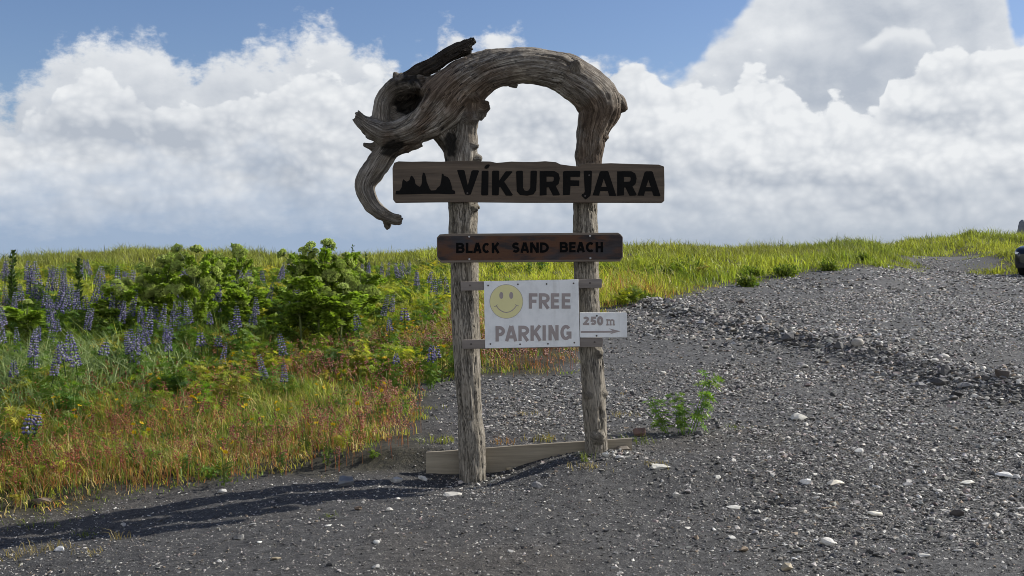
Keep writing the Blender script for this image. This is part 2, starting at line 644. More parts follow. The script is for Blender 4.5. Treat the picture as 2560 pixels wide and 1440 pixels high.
def rough(x, y):
    """Small unevenness of the ground."""
    sh = np.shape(x)
    x, y = np.ravel(x), np.ravel(y)
    r = noise2(x, y, 0.55, 3, 2) * 0.035 + noise2(x, y, 2.6, 5, 3) * 0.016 + noise2(x, y, 9.0, 8, 2) * 0.009
    r = r + noise2(x, y, 24, 9, 2) * 0.0065 * (1 - sstep(12, 22, y))
    near = np.exp(-((x - 0.25) / 1.4) ** 2 - ((y - 7.9) / 0.5) ** 2)
    r = r * (1 - 0.6 * near)
    r = r + noise2(x, y, 0.16, 21, 2) * 0.10 * sstep(14, 30, y) + noise2(x, y, 0.42, 25, 2) * 0.16 * sstep(30, 44, y)
    return r.reshape(sh)


def ground(x, y):
    return land(x, y) + rough(x, y)


def gz(x, y):
    return float(ground(np.array([x], dtype=float), np.array([y], dtype=float))[0])


_SY = np.geomspace(4.5, 75, 2500)


def on_ground(px, py):
    """The point of the ground met by a line of sight of the survey photograph."""
    xs = (px - 1280) / F * _SY
    zs = EYE + (HOR - py) / F * _SY
    d = zs - land(xs, _SY)
    i = np.argmax(d < 0)
    if d[i] >= 0: i = len(_SY) - 1
    return float(xs[i]), float(_SY[i])


def inside(x, y, P_):
    r = np.zeros(x.shape, dtype=bool)
    n = len(P_)
    for i in range(n):
        (ax, ay), (bx, by) = P_[i], P_[(i + 1) % n]
        if ay == by: continue
        c = ((ay > y) != (by > y)) & (x < (bx - ax) * (y - ay) / (by - ay) + ax)
        r ^= c
    return r


EDGE = [on_ground(*p) for p in ((-500, 1330), (-200, 1312), (0, 1285), (180, 1272), (330, 1235), (640, 1205), (800, 1195), (960, 1185), (1070, 1120), (1075, 1020), (1060, 965),
                                (1140, 948), (1300, 944), (1440, 940), (1478, 880), (1498, 800), (1560, 770), (1620, 748), (1800, 716), (2000, 690), (2150, 674))]
MEADOW = EDGE + [(13.4, 36.5), (14.3, 38.6), (15.4, 41.2), (16.6, 44.2), (17.0, 47), (18.5, 50.5), (24, 52.5), (60, 50), (75, 95), (-60, 95), (-60, 30), (-14, 6.2)]
BANK = [(16.6, 38.6), (17.8, 41.5), (19.4, 45), (21.2, 47.8), (24, 49.5), (60, 48), (60, 38.5), (28, 38.5), (20, 38.2)]


def meadow(x, y):
    """How far inside the vegetation a point lies, in metres (negative outside)."""
    d = np.minimum(seg_dist(x, y, np.array(MEADOW + MEADOW[:1])), seg_dist(x, y, np.array(BANK + BANK[:1])))
    return np.where(inside(x, y, MEADOW) | inside(x, y, BANK), d, -d)


def axis(parts):
    out = [parts[0][0]]
    for a, b, s in parts:
        n = max(1, int(round((b - a) / s)))
        out += list(a + (b - a) * (np.arange(n) + 1) / n)
    return np.array(out)


ax_ = axis([(-9000, -1000, 2000), (-1000, -100, 100), (-100, -30, 7), (-30, -12, 0.5), (-12, -4.5, 0.10), (-4.5, 4.8, 0.026), (4.8, 12, 0.09), (12, 30, 0.4), (30, 100, 4), (100, 1000, 100), (1000, 9000, 2000)])
ay_ = axis([(-3000, -100, 400), (-100, -6, 6), (-6, 4, 0.5), (4, 5.2, 0.08), (5.2, 10.5, 0.028), (10.5, 16, 0.06), (16, 30, 0.12), (30, 70, 0.35), (70, 130, 3), (130, 1000, 60), (1000, 9000, 1000)])
gx, gy = np.meshgrid(ax_, ay_)
gzv = ground(gx, gy)
nx, ny = len(ax_), len(ay_)
idx = np.arange(nx * ny).reshape(ny, nx)
quads = np.stack([idx[:-1, :-1], idx[:-1, 1:], idx[1:, 1:], idx[1:, :-1]], -1).reshape(-1, 4)
fx, fy = gx.ravel(), gy.ravel()
md = meadow(fx, fy)
veg = sstep(-0.15, 0.5, md + noise2(fx, fy, 1.5, 31, 3) * 0.35 + noise2(fx, fy, 0.6, 32, 2) * 1.2 * sstep(30, 38, fy))
veg = np.where(fy > 72, 1, veg)
# r: vegetated soil, g: gravelled track, b: brownish fine sand
trk = np.clip(sstep(0.6, 2.6, fx - 0.35 * (fy - 6.5) * (fy < 9) - 0.6) + sstep(8.6, 10, fy) * sstep(-1, 0.4, fx), 0, 1)
wd = sstep(0.9, 0.2, seg_dist(fx, fy, WIND))
tint = np.stack([veg, np.clip(trk, 0, 1), sstep(-0.1, 0.6, noise2(fx, fy, 0.7, 41, 3)) * (1 - trk)], -1)
gm = Mat('black_sand')
pos = gm.geo()
sepc = gm.node('ShaderNodeSeparateColor')
xlink(gm.attr('tint'), sepc.inputs[0])
fine = gm.noise(pos, 140, 4, 0.7)
mid = gm.noise(pos, 22, 5, 0.65)
big = gm.noise(pos, 1.6, 4, 0.6)
sand = gm.ramp(fine * 0.65 + mid * 0.35, [(0.34, (0.012, 0.012, 0.012)), (0.5, (0.055, 0.054, 0.053)), (0.66, (0.175, 0.172, 0.166))])
sand = xmix(X(sepc.outputs[2]) * 0.55, sand, gm.mul(sand, (1.22, 1.10, 0.95)))
grav = gm.ramp(fine * 0.5 + mid * 0.5, [(0.36, (0.014, 0.014, 0.014)), (0.5, (0.075, 0.074, 0.072)), (0.66, (0.24, 0.237, 0.228))])
soil = gm.ramp(mid, [(0.3, (0.018, 0.016, 0.010)), (0.55, (0.05, 0.045, 0.022)), (0.75, (0.09, 0.07, 0.03))])
c = xmix(X(sepc.outputs[1]), sand, grav)
c = xmix(X(sepc.outputs[0]), c, soil)
c = gm.mul(c, xmix(big, (0.68, 0.68, 0.68), (1.05, 1.04, 1.02)))
gm.base(c, 0.85, 0, 0.35)
gm.bump(fine * 0.6 + gm.noise(pos, 55, 3, 0.6), 1.0, 0.012)
link('ground', np_mesh('ground', np.stack([fx, fy, gzv.ravel()], -1), quads, tint, True), gm.m)['kind'] = 'structure'

# the sea, hidden behind the rise, and the rock stacks standing in it
sm = Mat('sea_water')
sm.base((0.02, 0.035, 0.045), 0.15)
sm.bump(sm.noise(sm.geo(), 0.3, 4), 0.4, 0.3)
sea_z = -3.2
link('sea', np_mesh('sea', [(-9000, 400, sea_z), (9000, 400, sea_z), (9000, 9500, sea_z), (-9000, 9500, sea_z)], [(0, 1, 2, 3)]), sm.m)['kind'] = 'structure'

# ------------------------------------------------------------------ the sign
SB = Vector((0.14, 8.0, 0.06))
sign = empty('driftwood_sign', SB)
tag(sign, 'tall weathered sign of two posts with a curved driftwood arch on top and boards between', 'sign')


def sub(name, mb, mat, parent=sign, smooth=False, label=None):
    V, T, C = mb.arrays()
    o = link(name, np_mesh(name, V - np.array(SB), T, C, smooth), mat, parent)
    if label: o['label'] = label
    return o


def bevelled(o, w=0.004, seg=2):
    b = o.modifiers.new('bevel', 'BEVEL')
    b.width, b.segments, b.limit_method, b.angle_limit = w, seg, 'ANGLE', R(40)
    return o


# --- the driftwood: limbs traced as axes with a radius (pixels at 8 m), dy = metres toward the back
K8 = 8.0 / F
LIMBS = [
    # right leg, arch, back and body of the trunk
    [(1466, 470, 33, 0), (1470, 430, 33, 0), (1474, 395, 34, 0), (1481, 342, 37, 0), (1494, 300, 45, 0), (1499, 266, 52, 0), (1481, 232, 53, 0), (1460, 214, 52, 0), (1438, 199, 52, 0),
     (1405, 181, 50, 0), (1365, 168, 49, 0), (1316, 161, 48, 0), (1262, 166, 49, 0), (1210, 180, 52, 0), (1165, 205, 62, 0), (1130, 232, 66, 0), (1100, 264, 66, 0), (1072, 292, 58, -0.01),
     (1040, 318, 46, -0.03), (1005, 334, 40, -0.05), (970, 338, 36, -0.05), (935, 322, 28, -0.05), (914, 308, 20, -0.06), (900, 298, 15, -0.06), (892, 293, 11, -0.06)],
    # the loop over the hollow
    [(1090, 215, 30, 0.03), (1050, 212, 26, 0.0), (1015, 214, 22, -0.02), (984, 224, 22, -0.02), (962, 248, 25, -0.02), (952, 282, 25, -0.02), (956, 316, 26, -0.02), (968, 334, 26, 0)],
    # the back wall of the hollow
    [(1075, 235, 50, 0.10), (1030, 258, 50, 0.11), (990, 280, 44, 0.10), (965, 315, 34, 0.09)],
    # lower jaw and hanging branch
    [(1040, 335, 40, 0.0), (1005, 358, 32, 0.0), (972, 376, 31, 0.0), (944, 414, 31, 0), (922, 448, 28, -0.01), (915, 470, 26, -0.02), (921, 492, 25, -0.03), (936, 517, 24, -0.04),
     (958, 536, 21, -0.05), (980, 547, 16, -0.05), (996, 551, 11, -0.05), (1003, 550, 7, -0.05)],
    [(960, 538, 15, 0.0), (966, 556, 15, 0.02), (965, 567, 12, 0.03), (960, 574, 7, 0.03)],
    # small dead twigs at the jaw
    [(955, 362, 20, 0.02), (930, 366, 13, 0.03), (914, 362, 8, 0.03), (906, 360, 5, 0.03)],
    [(1000, 372, 14, 0.04), (1020, 376, 8, 0.05), (1026, 372, 4, 0.05)],
    # left leg and its brace
    [(1172, 240, 40, 0), (1171, 275, 31, -0.01), (1170, 305, 27, -0.01), (1168, 340, 28, 0), (1160, 375, 34, 0), (1154, 405, 38, 0), (1155, 440, 39, 0), (1156, 475, 38, 0)],
    [(1090, 300, 42, 0.03), (1112, 330, 34, 0.05), (1128, 365, 26, 0.05), (1136, 400, 26, 0.04), (1140, 440, 26, 0.04)],
    # knots and stumps
    [(1500, 262, 30, 0.0), (1535, 258, 24, 0.0), (1552, 266, 14, 0.0), (1560, 276, 7, 0.0)],
    [(1438, 180, 22, -0.10), (1437, 170, 15, -0.15), (1436, 168, 10, -0.175)],
    [(1174, 300, 20, -0.06), (1175, 301, 14, -0.10), (1175, 302, 9, -0.115)],
    [(1185, 248, 16, -0.07), (1184, 246, 13, -0.11), (1184, 246, 8, -0.13)],
    [(1190, 268, 17, -0.02), (1205, 275, 12, -0.03), (1216, 272, 6, -0.03), (1222, 269, 3, -0.03)],
    [(1200, 275, 12, -0.03), (1206, 290, 7, -0.03), (1202, 304, 3, -0.03)],
    [(1180, 366, 12, -0.05), (1192, 367, 7, -0.06), (1198, 366, 4, -0.06)],
    [(1180, 397, 14, -0.03), (1196, 397, 9, -0.03), (1204, 396, 5, -0.03)],
    [(1500, 340, 16, -0.02), (1516, 346, 10, -0.02), (1521, 350, 6, -0.02)],
    # splinters at the snout, jaw and hanging tip
    [(925, 312, 14, -0.03), (900, 288, 7, -0.03), (888, 284, 2, -0.03)], [(920, 326, 13, -0.07), (898, 312, 7, -0.08), (884, 300, 2, -0.08)], [(915, 300, 10, -0.09), (902, 285, 6, -0.09), (898, 278, 2, -0.09)],
    [(938, 345, 12, -0.06), (915, 330, 7, -0.07), (902, 322, 2, -0.07)], [(960, 352, 12, -0.07), (935, 350, 7, -0.08), (918, 345, 2, -0.08)],
    [(965, 530, 8, -0.08), (990, 541, 6, -0.09), (1006, 543, 2, -0.09)], [(975, 552, 7, -0.05), (995, 558, 5, -0.05), (1005, 557, 2, -0.05)], [(975, 538, 7, -0.04), (998, 546, 4, -0.04), (1008, 549, 2, -0.04)],
    [(1010, 375, 12, -0.02), (1022, 384, 6, -0.02), (1028, 380, 2, -0.02)], [(985, 380, 12, 0.0), (972, 392, 6, 0.0), (966, 402, 2, 0)],
    [(1280, 208, 10, 0.0), (1290, 215, 4, 0.0), (1286, 219, 2, 0)], [(1190, 262, 12, -0.03), (1212, 262, 6, -0.03), (1220, 258, 2, -0.03)], [(1192, 275, 12, -0.02), (1208, 284, 6, -0.02), (1214, 292, 2, -0.02)],
    # torn bits on the brow
    [(1005, 205, 12, -0.02), (992, 195, 7, -0.02), (990, 184, 3, -0.02)],
    [(1010, 205, 10, -0.04), (1003, 193, 5, -0.04), (1007, 187, 3, -0.04)],
    [(1040, 225, 14, -0.08), (1036, 214, 10, -0.11), (1034, 210, 7, -0.12)],
]


def limb_pts(L, sub_n=4):
    """Catmull-Rom through a limb's traced points -> world axis points and radii."""
    A_ = np.array([(*px_xz(px, py, 8.0), r * K8, dy) for px, py, r, dy in L])
    out = []
    n = len(A_)
    for i in range(n - 1):
        p0, p1, p2, p3 = A_[max(i - 1, 0)], A_[i], A_[i + 1], A_[min(i + 2, n - 1)]
        for k in range(sub_n):
            t = k / sub_n
            out.append(0.5 * (2 * p1 + (p2 - p0) * t + (2 * p0 - 5 * p1 + 4 * p2 - p3) * t * t + (3 * p1 - p0 - 3 * p2 + p3) * t ** 3))
    out.append(A_[-1])
    out = np.array(out)
    P_ = np.stack([out[:, 0], 8.0 + out[:, 3], out[:, 1]], -1)
    return P_, np.maximum(out[:, 2], 0.006)


def fused(limbs, voxel):
    """Overlapping tubes fused into one skin; returns vertices, quads and the limb axes."""
    mb = MB()
    axes = []
    for P_, r in limbs:
        tube(mb, P_, r, 14)
        axes.append((P_, r))
    me = mb.mesh('fuse')
    o = bpy.data.objects.new('fuse', me)
    col.objects.link(o)
    m = o.modifiers.new('r', 'REMESH')
    m.mode, m.voxel_size = 'VOXEL', voxel
    s_ = o.modifiers.new('s', 'SMOOTH')
    s_.factor, s_.iterations = 0.5, 4
    dg = bpy.context.evaluated_depsgraph_get()
    ev = bpy.data.meshes.new_from_object(o.evaluated_get(dg))
    V = np.empty(len(ev.vertices) * 3)
    ev.vertices.foreach_get('co', V)
    V = V.reshape(-1, 3)
    N = np.empty(len(ev.vertices) * 3)
    ev.vertex_normals.foreach_get('vector', N)
    N = N.reshape(-1, 3)
    Q = np.empty(len(ev.loops), dtype=np.int32)
    ev.loops.foreach_get('vertex_index', Q)
    ls = np.empty(len(ev.polygons), dtype=np.int32)
    ev.polygons.foreach_get('loop_total', ls)
    assert (ls == 4).all()
    Q = Q.reshape(-1, 4)
    bpy.data.objects.remove(o)
    bpy.data.meshes.remove(ev)
    bpy.data.meshes.remove(me)
    return V, N, Q, axes


def grain_of(V, axes):
    """Direction along the grain for each vertex: (cos, sin, length along the limb)."""
    best = np.full(len(V), 1e9)
    out = np.zeros((len(V), 3))
    for li, (P_, r) in enumerate(axes):
        s0 = li * 3.7
        for i in range(len(P_) - 1):
            a, b = P_[i], P_[i + 1]
            ab = b - a
            ln = np.linalg.norm(ab)
            t = np.clip(((V - a) @ ab) / (ln * ln), 0, 1)
            q = V - (a + t[:, None] * ab)
            d = np.linalg.norm(q, axis=1) / (r[i] * (1 - t) + r[i + 1] * t)
            k = d < best
            if k.any():
                best[k] = d[k]
                T_ = ab / ln
                up = np.array([0, 1.0, 0])
                u = up - T_ * (up @ T_)
                u /= max(np.linalg.norm(u), 1e-6)
                w = np.cross(T_, u)
                th = np.arctan2(q[k] @ w, q[k] @ u) + (s0 + t[k] * ln) * 0.5
                out[k, 0], out[k, 1], out[k, 2] = np.cos(th), np.sin(th), s0 + t[k] * ln
            s0 += ln
    return out


def carve(V, N, G, ridge=0.0038, lump=0.012, seed=3):
    g = np.stack([G[:, 0] * 3.2, G[:, 1] * 3.2, G[:, 2] * 4.5], -1)
    g2 = np.stack([G[:, 0] * 8, G[:, 1] * 8, G[:, 2] * 9], -1)
    cr = np.abs(noise3(np.stack([G[:, 0] * 4.5, G[:, 1] * 4.5, G[:, 2] * 2.6], -1), seed + 9))
    d = lump * (1.3 * noise3(V * 4.0, seed) + 0.6 * noise3(V * 11.0, seed + 1) + 0.3 * noise3(V * 27.0, seed + 6)) + ridge * noise3(g, seed + 2) + ridge * 0.55 * noise3(g2, seed + 3)
    d -= 0.016 * np.clip(1 - cr / 0.09, 0, 1) * (noise3(V * 3.0, seed + 5) > -0.2)
    return V + N * d[:, None]


def wood_limb(name, V, Q, G, mat, parent, smooth=True, dark=None):
    tint_ = np.ones((len(V), 3))
    if dark is not None: tint_ *= dark[:, None]
    me = np_mesh(name, V - np.array(SB), Q, tint_, smooth)
    at = me.attributes.new('grain', 'FLOAT_VECTOR', 'POINT')
    at.data.foreach_set('vector', np.ascontiguousarray(G, dtype=np.float32).ravel())
    return link(name, me, mat, parent)


def driftwood_mat(name, light, mid_, dark, fleck=0.0):
    m = Mat(name)
    g = X(m.node('ShaderNodeAttribute', attribute_name='grain').outputs['Vector'])
    gl = m.scaled(g, (5, 5, 3.0))
    gf = m.scaled(g, (34, 34, 9))
    p = m.obj()
    a = m.noise(gl, 1.0, 8, 0.72, 0.9)
    f = m.noise(gf, 1.0, 6, 0.75, 0.6)
    blot = m.noise(p, 3.2, 7, 0.7)
    c = m.ramp(a * 0.38 + f * 0.32 + blot * 0.30, [(0.39, dark), (0.485, mid_), (0.585, light)])
    # checks: thin dark splits that run with the grain
    ck = m.noise(m.scaled(g, (4.2, 4.2, 1.5)), 1.0, 4, 0.6, 1.4)
    d = X.m('ABSOLUTE', ck - 0.5)
    split = (1.0 - d.ss(0.0, 0.020)) * blot.ss(0.46, 0.56)
    c = xmix(split * 0.9, c, tuple(q * 0.15 for q in dark))
    if fleck:
        fl = m.noise(m.scaled(g, (15, 15, 12)), 1.0, 5, 0.65, 1.2)
        big_ = m.noise(m.scaled(g, (2, 2, 3)), 1.0, 3, 0.5)
        fm = (fl + (big_ - 0.5) * 0.35).ss(0.53, 0.60)
        c = xmix(fm * fleck, c, (0.028, 0.024, 0.019))
        h = a * 0.5 + f * 0.5 - fm * 0.6 - split
    else:
        # rusty brown stains low on the trunk
        st = m.noise(p, 2.2, 4, 0.6)
        c = xmix(st.ss(0.47, 0.62) * 0.75, c, m.mul(c, (0.50, 0.36, 0.26)))
        hi = m.noise(p, 5.5, 5, 0.65)
        c = xmix(hi.ss(0.55, 0.70) * 0.6, c, m.mul(c, (1.7, 1.68, 1.62)))
        h = a * 0.6 + f * 0.5 - split * 1.2
    c = m.mul(c, m.attr('tint'))
    m.base(c, 0.82, 0, 0.25)
    m.bump(h, 1.0, 0.022)
    return m.m


DRIFT = driftwood_mat('weathered_driftwood', (0.50, 0.462, 0.40), (0.160, 0.136, 0.108), (0.022, 0.018, 0.014))
POSTM = driftwood_mat('weathered_post_wood', (0.46, 0.42, 0.35), (0.33, 0.295, 0.24), (0.15, 0.13, 0.10), fleck=0.62)

V, N, Q, axes = fused([limb_pts(L) for L in LIMBS], 0.0085)
G = grain_of(V, axes)
V2 = carve(V, N, G)
# shade painted into the hollow and brace; dark bark along the brow, darker jaw
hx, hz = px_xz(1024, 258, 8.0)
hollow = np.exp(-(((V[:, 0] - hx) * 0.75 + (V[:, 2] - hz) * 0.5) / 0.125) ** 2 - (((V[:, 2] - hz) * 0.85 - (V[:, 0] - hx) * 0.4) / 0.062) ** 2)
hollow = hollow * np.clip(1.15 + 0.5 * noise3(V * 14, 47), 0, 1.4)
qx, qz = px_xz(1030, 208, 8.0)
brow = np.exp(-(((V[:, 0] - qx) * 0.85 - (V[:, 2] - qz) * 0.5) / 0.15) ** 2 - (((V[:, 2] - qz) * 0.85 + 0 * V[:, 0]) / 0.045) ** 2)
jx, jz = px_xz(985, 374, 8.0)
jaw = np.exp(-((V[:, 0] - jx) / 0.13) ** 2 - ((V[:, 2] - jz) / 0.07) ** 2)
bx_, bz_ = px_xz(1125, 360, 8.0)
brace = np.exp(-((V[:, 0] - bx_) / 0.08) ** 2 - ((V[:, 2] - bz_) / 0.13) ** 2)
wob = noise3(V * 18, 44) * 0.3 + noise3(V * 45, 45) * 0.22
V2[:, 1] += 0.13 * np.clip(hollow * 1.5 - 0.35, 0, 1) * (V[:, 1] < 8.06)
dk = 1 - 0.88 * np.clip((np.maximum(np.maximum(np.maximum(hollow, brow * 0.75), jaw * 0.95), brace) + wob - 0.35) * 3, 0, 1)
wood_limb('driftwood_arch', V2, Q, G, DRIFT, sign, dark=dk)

# the torn slab of old dark bark lying along the back
BARK = driftwood_mat('old_dark_bark', (0.10, 0.085, 0.068), (0.05, 0.042, 0.033), (0.014, 0.012, 0.010))
slab = [[(1002, 205, 11, dy), (1030, 189, 13, dy), (1070, 166, 13, dy), (1110, 142, 13, dy), (1142, 124, 11, dy), (1164, 113, 8, dy), (1176, 105, 5, dy), (1187, 99, 2, dy)] for dy in (-0.02, 0.02, 0.06)]
slab += [[(1060, 188, 11, -0.03), (1095, 170, 11, -0.035), (1130, 148, 10, -0.03), (1158, 131, 7, -0.03), (1172, 127, 4, -0.02), (1180, 119, 2, -0.02)],
         [(1120, 150, 9, 0.03), (1150, 138, 7, 0.03), (1172, 132, 4, 0.03), (1176, 128, 2, 0.03)],
         [(1045, 178, 9, 0.0), (1056, 166, 5, 0.0), (1060, 162, 2, 0.0)], [(1085, 156, 8, 0.02), (1100, 139, 4, 0.02), (1103, 137, 2, 0.02)], [(1120, 138, 8, -0.01), (1136, 119, 4, -0.01), (1140, 116, 2, -0.01)],
         [(1140, 124, 8, 0.01), (1160, 105, 4, 0.01), (1166, 103, 2, 0.01)], [(1160, 115, 7, 0.02), (1180, 98, 4, 0.02), (1184, 97, 2, 0.02)],
         [(1010, 200, 9, 0.0), (1000, 190, 5, 0.0), (994, 186, 2, 0.0)], [(1020, 205, 9, -0.05), (1012, 215, 6, -0.06), (1004, 219, 2, -0.06)]]
V, N, Q, axes = fused([limb_pts(L, 5) for L in slab], 0.0075)
G = grain_of(V, axes)
wood_limb('bark_slab', carve(V, N, G, 0.010, 0.010, 60), Q, G, BARK, sign, smooth=False)

# --- posts
for spec, stumps in (
    ([(1156, 462, 38, 0), (1157, 520, 38, 0), (1159, 600, 36, 0), (1160, 680, 35.5, 0), (1163, 780, 35, 0), (1166, 870, 35, 0), (1172, 1000, 33.5, 0), (1177, 1090, 33.5, 0), (1181, 1180, 34.5, 0), (1184, 1240, 35, 0)],
     [[(1180, 520, 16, -0.05), (1192, 522, 9, -0.06), (1196, 524, 5, -0.06)]]),
    ([(1463, 465, 32, 0), (1463, 520, 31.5, 0), (1465, 600, 31, 0), (1466, 690, 31, 0), (1470, 780, 31, 0), (1477, 870, 31, 0), (1485, 1000, 31, 0), (1489, 1080, 30, 0), (1491, 1140, 29, 0), (1492, 1200, 30, 0)],
     [[(1500, 980, 18, -0.02), (1514, 985, 10, -0.02), (1518, 988, 5, -0.02)], [(1492, 1088, 22, -0.05), (1495, 1092, 17, -0.09), (1496, 1094, 10, -0.11)],
      [(1470, 985, 10, -0.075), (1471, 986, 6, -0.095)], [(1494, 880, 17, -0.05), (1500, 884, 12, -0.07), (1503, 886, 6, -0.08)]])):
    V, N, Q, axes = fused([limb_pts(spec, 5)] + [limb_pts(s_, 3) for s_ in stumps], 0.0085)
    G = grain_of(V, axes)
    V2 = carve(V, N, G, 0.0045, 0.006, 80 + int(spec[0][0]))
    wood_limb('post', V2, Q, G, POSTM, sign)


# --- boards
def board_mat(name, light, dark, along=(1.2, 30, 22), rough=0.75, bump=0.5, rust=None):
    m = Mat(name)
    p = m.obj()
    g = m.noise(m.scaled(p, along), 1.0, 6, 0.65, 0.4)
    f = m.noise(m.scaled(p, tuple(q * 3 for q in along)), 1.0, 4, 0.6)
    b = m.noise(p, 3.0, 4, 0.6)
    c = m.ramp(g * 0.55 + f * 0.25 + b * 0.2, [(0.32, dark), (0.66, light)])
    if rust:
        c = xmix(m.noise(m.scaled(p, (2, 6, 6)), 1.0, 4, 0.6).ss(0.42, 0.62), c, m.mul(c, rust))
    m.base(c, rough, 0, 0.3)
    m.bump(g * 0.6 + f * 0.4, bump, 0.006)
    return m.m


NAMEB = board_mat('brown_weathered_board', (0.150, 0.113, 0.080), (0.045, 0.034, 0.025), bump=0.9)
DARKB = board_mat('dark_stained_board', (0.060, 0.044, 0.034), (0.020, 0.017, 0.016), rust=(2.6, 1.45, 0.75))
EDGEB = board_mat('grey_board_edge', (0.20, 0.165, 0.13), (0.10, 0.08, 0.062))
RAILM = board_mat('grey_brown_batten', (0.27, 0.235, 0.205), (0.15, 0.13, 0.115))
PLANK = board_mat('pale_new_plank', (0.36, 0.315, 0.235), (0.15, 0.125, 0.09), along=(1.2, 22, 20), bump=0.9)
BLACK = plain('black_paint', (0.008, 0.0075, 0.007), 0.9, spec=0.12, var=0.3)
CHAR = plain('burnt_black_lettering', (0.005, 0.005, 0.005), 0.95, spec=0.08, var=0.3)
WHITE_ = None


def sheet_mat():
    m = Mat('faded_white_panel')
    p = m.obj()
    n = m.noise(m.scaled(p, (8, 8, 2)), 1.0, 5, 0.6)
    n2_ = m.noise(p, 18, 4, 0.6)
    c = m.ramp(n * 0.6 + n2_ * 0.4, [(0.28, (0.60, 0.61, 0.60)), (0.5, (0.76, 0.77, 0.76)), (0.7, (0.82, 0.82, 0.81))])
    run = m.noise(m.scaled(p, (30, 30, 1.2)), 1.0, 4, 0.6)
    c = xmix(run.ss(0.58, 0.74) * 0.35, c, (0.50, 0.48, 0.44))
    m.base(c, 0.4, 0, 0.4)
    return m.m


SHEET = sheet_mat()
GREYP = plain('faded_grey_brown_print', (0.315, 0.27, 0.255), 0.5, var=0.22, scale=9)
YELLOW = plain('faded_yellow_print', (0.70, 0.65, 0.32), 0.5, var=0.08, scale=6)
STEEL = plain('dull_screw_steel', (0.42, 0.41, 0.40), 0.35, 0.8, var=0.2)
DARKSTEEL = plain('dark_rusty_screw', (0.10, 0.085, 0.075), 0.5, 0.5, var=0.2)


def outline(pts, Y, sc=1.0, ox=0.0, oy=0.0):
    return [px_xz(ox + a / sc, oy + b / sc, Y) for a, b in pts]


def screw(px, py, Y, parent, mat, r=2.6):
    x, z = px_xz(px, py, Y)
    mb = MB()
    k = r * Y / F
    tube(mb, [(x, Y + 0.003, z), (x, Y - 0.0022, z), (x, Y - 0.0038, z)], [k, k, k * 0.55], 10)
    return sub('screw', mb, mat, parent)


def arc(cx, cy, rx, ry, a0, a1, n=12):
    return [(cx + rx * math.cos(R(a0 + (a1 - a0) * i / n)), cy + ry * math.sin(R(a0 + (a1 - a0) * i / n))) for i in range(n + 1)]


def glyph(ch, w, t):
    a = t / 2

    def bowl(y1, y0, wb=None):
        wb = wb or w
        ry = (y1 - y0) / 2
        rx = min(wb * 0.55, ry * 1.15)
        return [(0, y1)] + arc(wb - a - rx, (y0 + y1) / 2, rx, ry, 90, -90, 8) + [(0, y0)]
    stem_ = [(a, 0), (a, 1)]
    if ch == 'B': return [stem_, bowl(1 - a, 0.53, w * 0.94), bowl(0.53, a)]
    if ch == 'P': return [stem_, bowl(1 - a, 0.44)]
    if ch == 'R': return [stem_, bowl(1 - a, 0.46), [(w * 0.42, 0.46), (w - a * 0.9, 0)]]
    if ch == 'D': return [stem_, bowl(1 - a, a)]
    if ch == 'L': return [stem_, [(0, a), (w, a)]]
    if ch == 'A': return [[(a * 0.9, 0), (w / 2 - a * 0.25, 1)], [(w - a * 0.9, 0), (w / 2 + a * 0.25, 1)], [(w * 0.24, 0.28), (w * 0.76, 0.28)]]
    if ch == 'C': return [arc(w / 2 + 0.02, 0.5, w / 2 - a, 0.5 - a, 48, 312, 16)]
    if ch == 'G': return [arc(w / 2, 0.5, w / 2 - a, 0.5 - a, 42, 318, 16), [(w - a, 0.1), (w - a, 0.5)], [(w, 0.46), (w * 0.55, 0.46)]]
    if ch == 'K': return [stem_, [(w - a * 1.1, 1), (a * 1.2, 0.38)], [(w * 0.42, 0.56), (w - a * 1.0, 0)]]
    if ch == 'S':
        ry = (1 - 2 * a) / 4
        return [arc(w / 2, 1 - a - ry, w / 2 - a, ry, 25, 270, 10) + arc(w / 2, a + ry, w / 2 - a, ry, 90, -155, 10)[1:]]
    if ch == 'N': return [stem_, [(w - a, 0), (w - a, 1)], [(a * 1.1, 0.98), (w - a * 1.1, 0.02)]]
    if ch == 'H': return [stem_, [(w - a, 0), (w - a, 1)], [(0, 0.5), (w, 0.5)]]
    if ch == 'E': return [stem_, [(0, 1 - a), (w, 1 - a)], [(0, 0.51), (w * 0.93, 0.51)], [(0, a), (w, a)]]
    if ch == 'F': return [stem_, [(0, 1 - a), (w, 1 - a)], [(0, 0.48), (w * 0.88, 0.48)]]
    if ch == 'I': return [[(w / 2, 0), (w / 2, 1)]]
    if ch == '2': return [arc(w / 2, 0.70, w / 2 - a, 0.30 - a, 165, -25, 10) + [(a * 1.3, a * 1.2)], [(0.0, a), (w, a)]]
    if ch == '5': return [[(w * 0.95, 1 - a), (a * 1.6, 1 - a), (a * 1.3, 0.52)] + arc(w / 2, 0.33, w / 2 - a, 0.33 - a, 130, -150, 12)[1:]]
    if ch == '0': return [arc(w / 2, 0.5, w / 2 - a * 0.9, 0.5 - a * 0.8, 0, 360, 20)[:-1] + ['closed']]
    if ch == 'm':
        return [[(w * 0.14, 0), (w * 0.14, 1)], [(w * 0.5, 0), (w * 0.5, 0.8)], [(w * 0.86, 0), (w * 0.86, 0.8)], arc(w * 0.32, 0.70, w * 0.18, 0.2, 180, 0, 6), arc(w * 0.68, 0.70, w * 0.18, 0.2, 180, 0, 6),
                [(0, 0.04), (w * 0.28, 0.04)], [(w * 0.38, 0.04), (w * 0.62, 0.04)], [(w * 0.74, 0.04), (w, 0.04)], [(0, 0.93), (w * 0.2, 0.93)]]


_lift = [0]


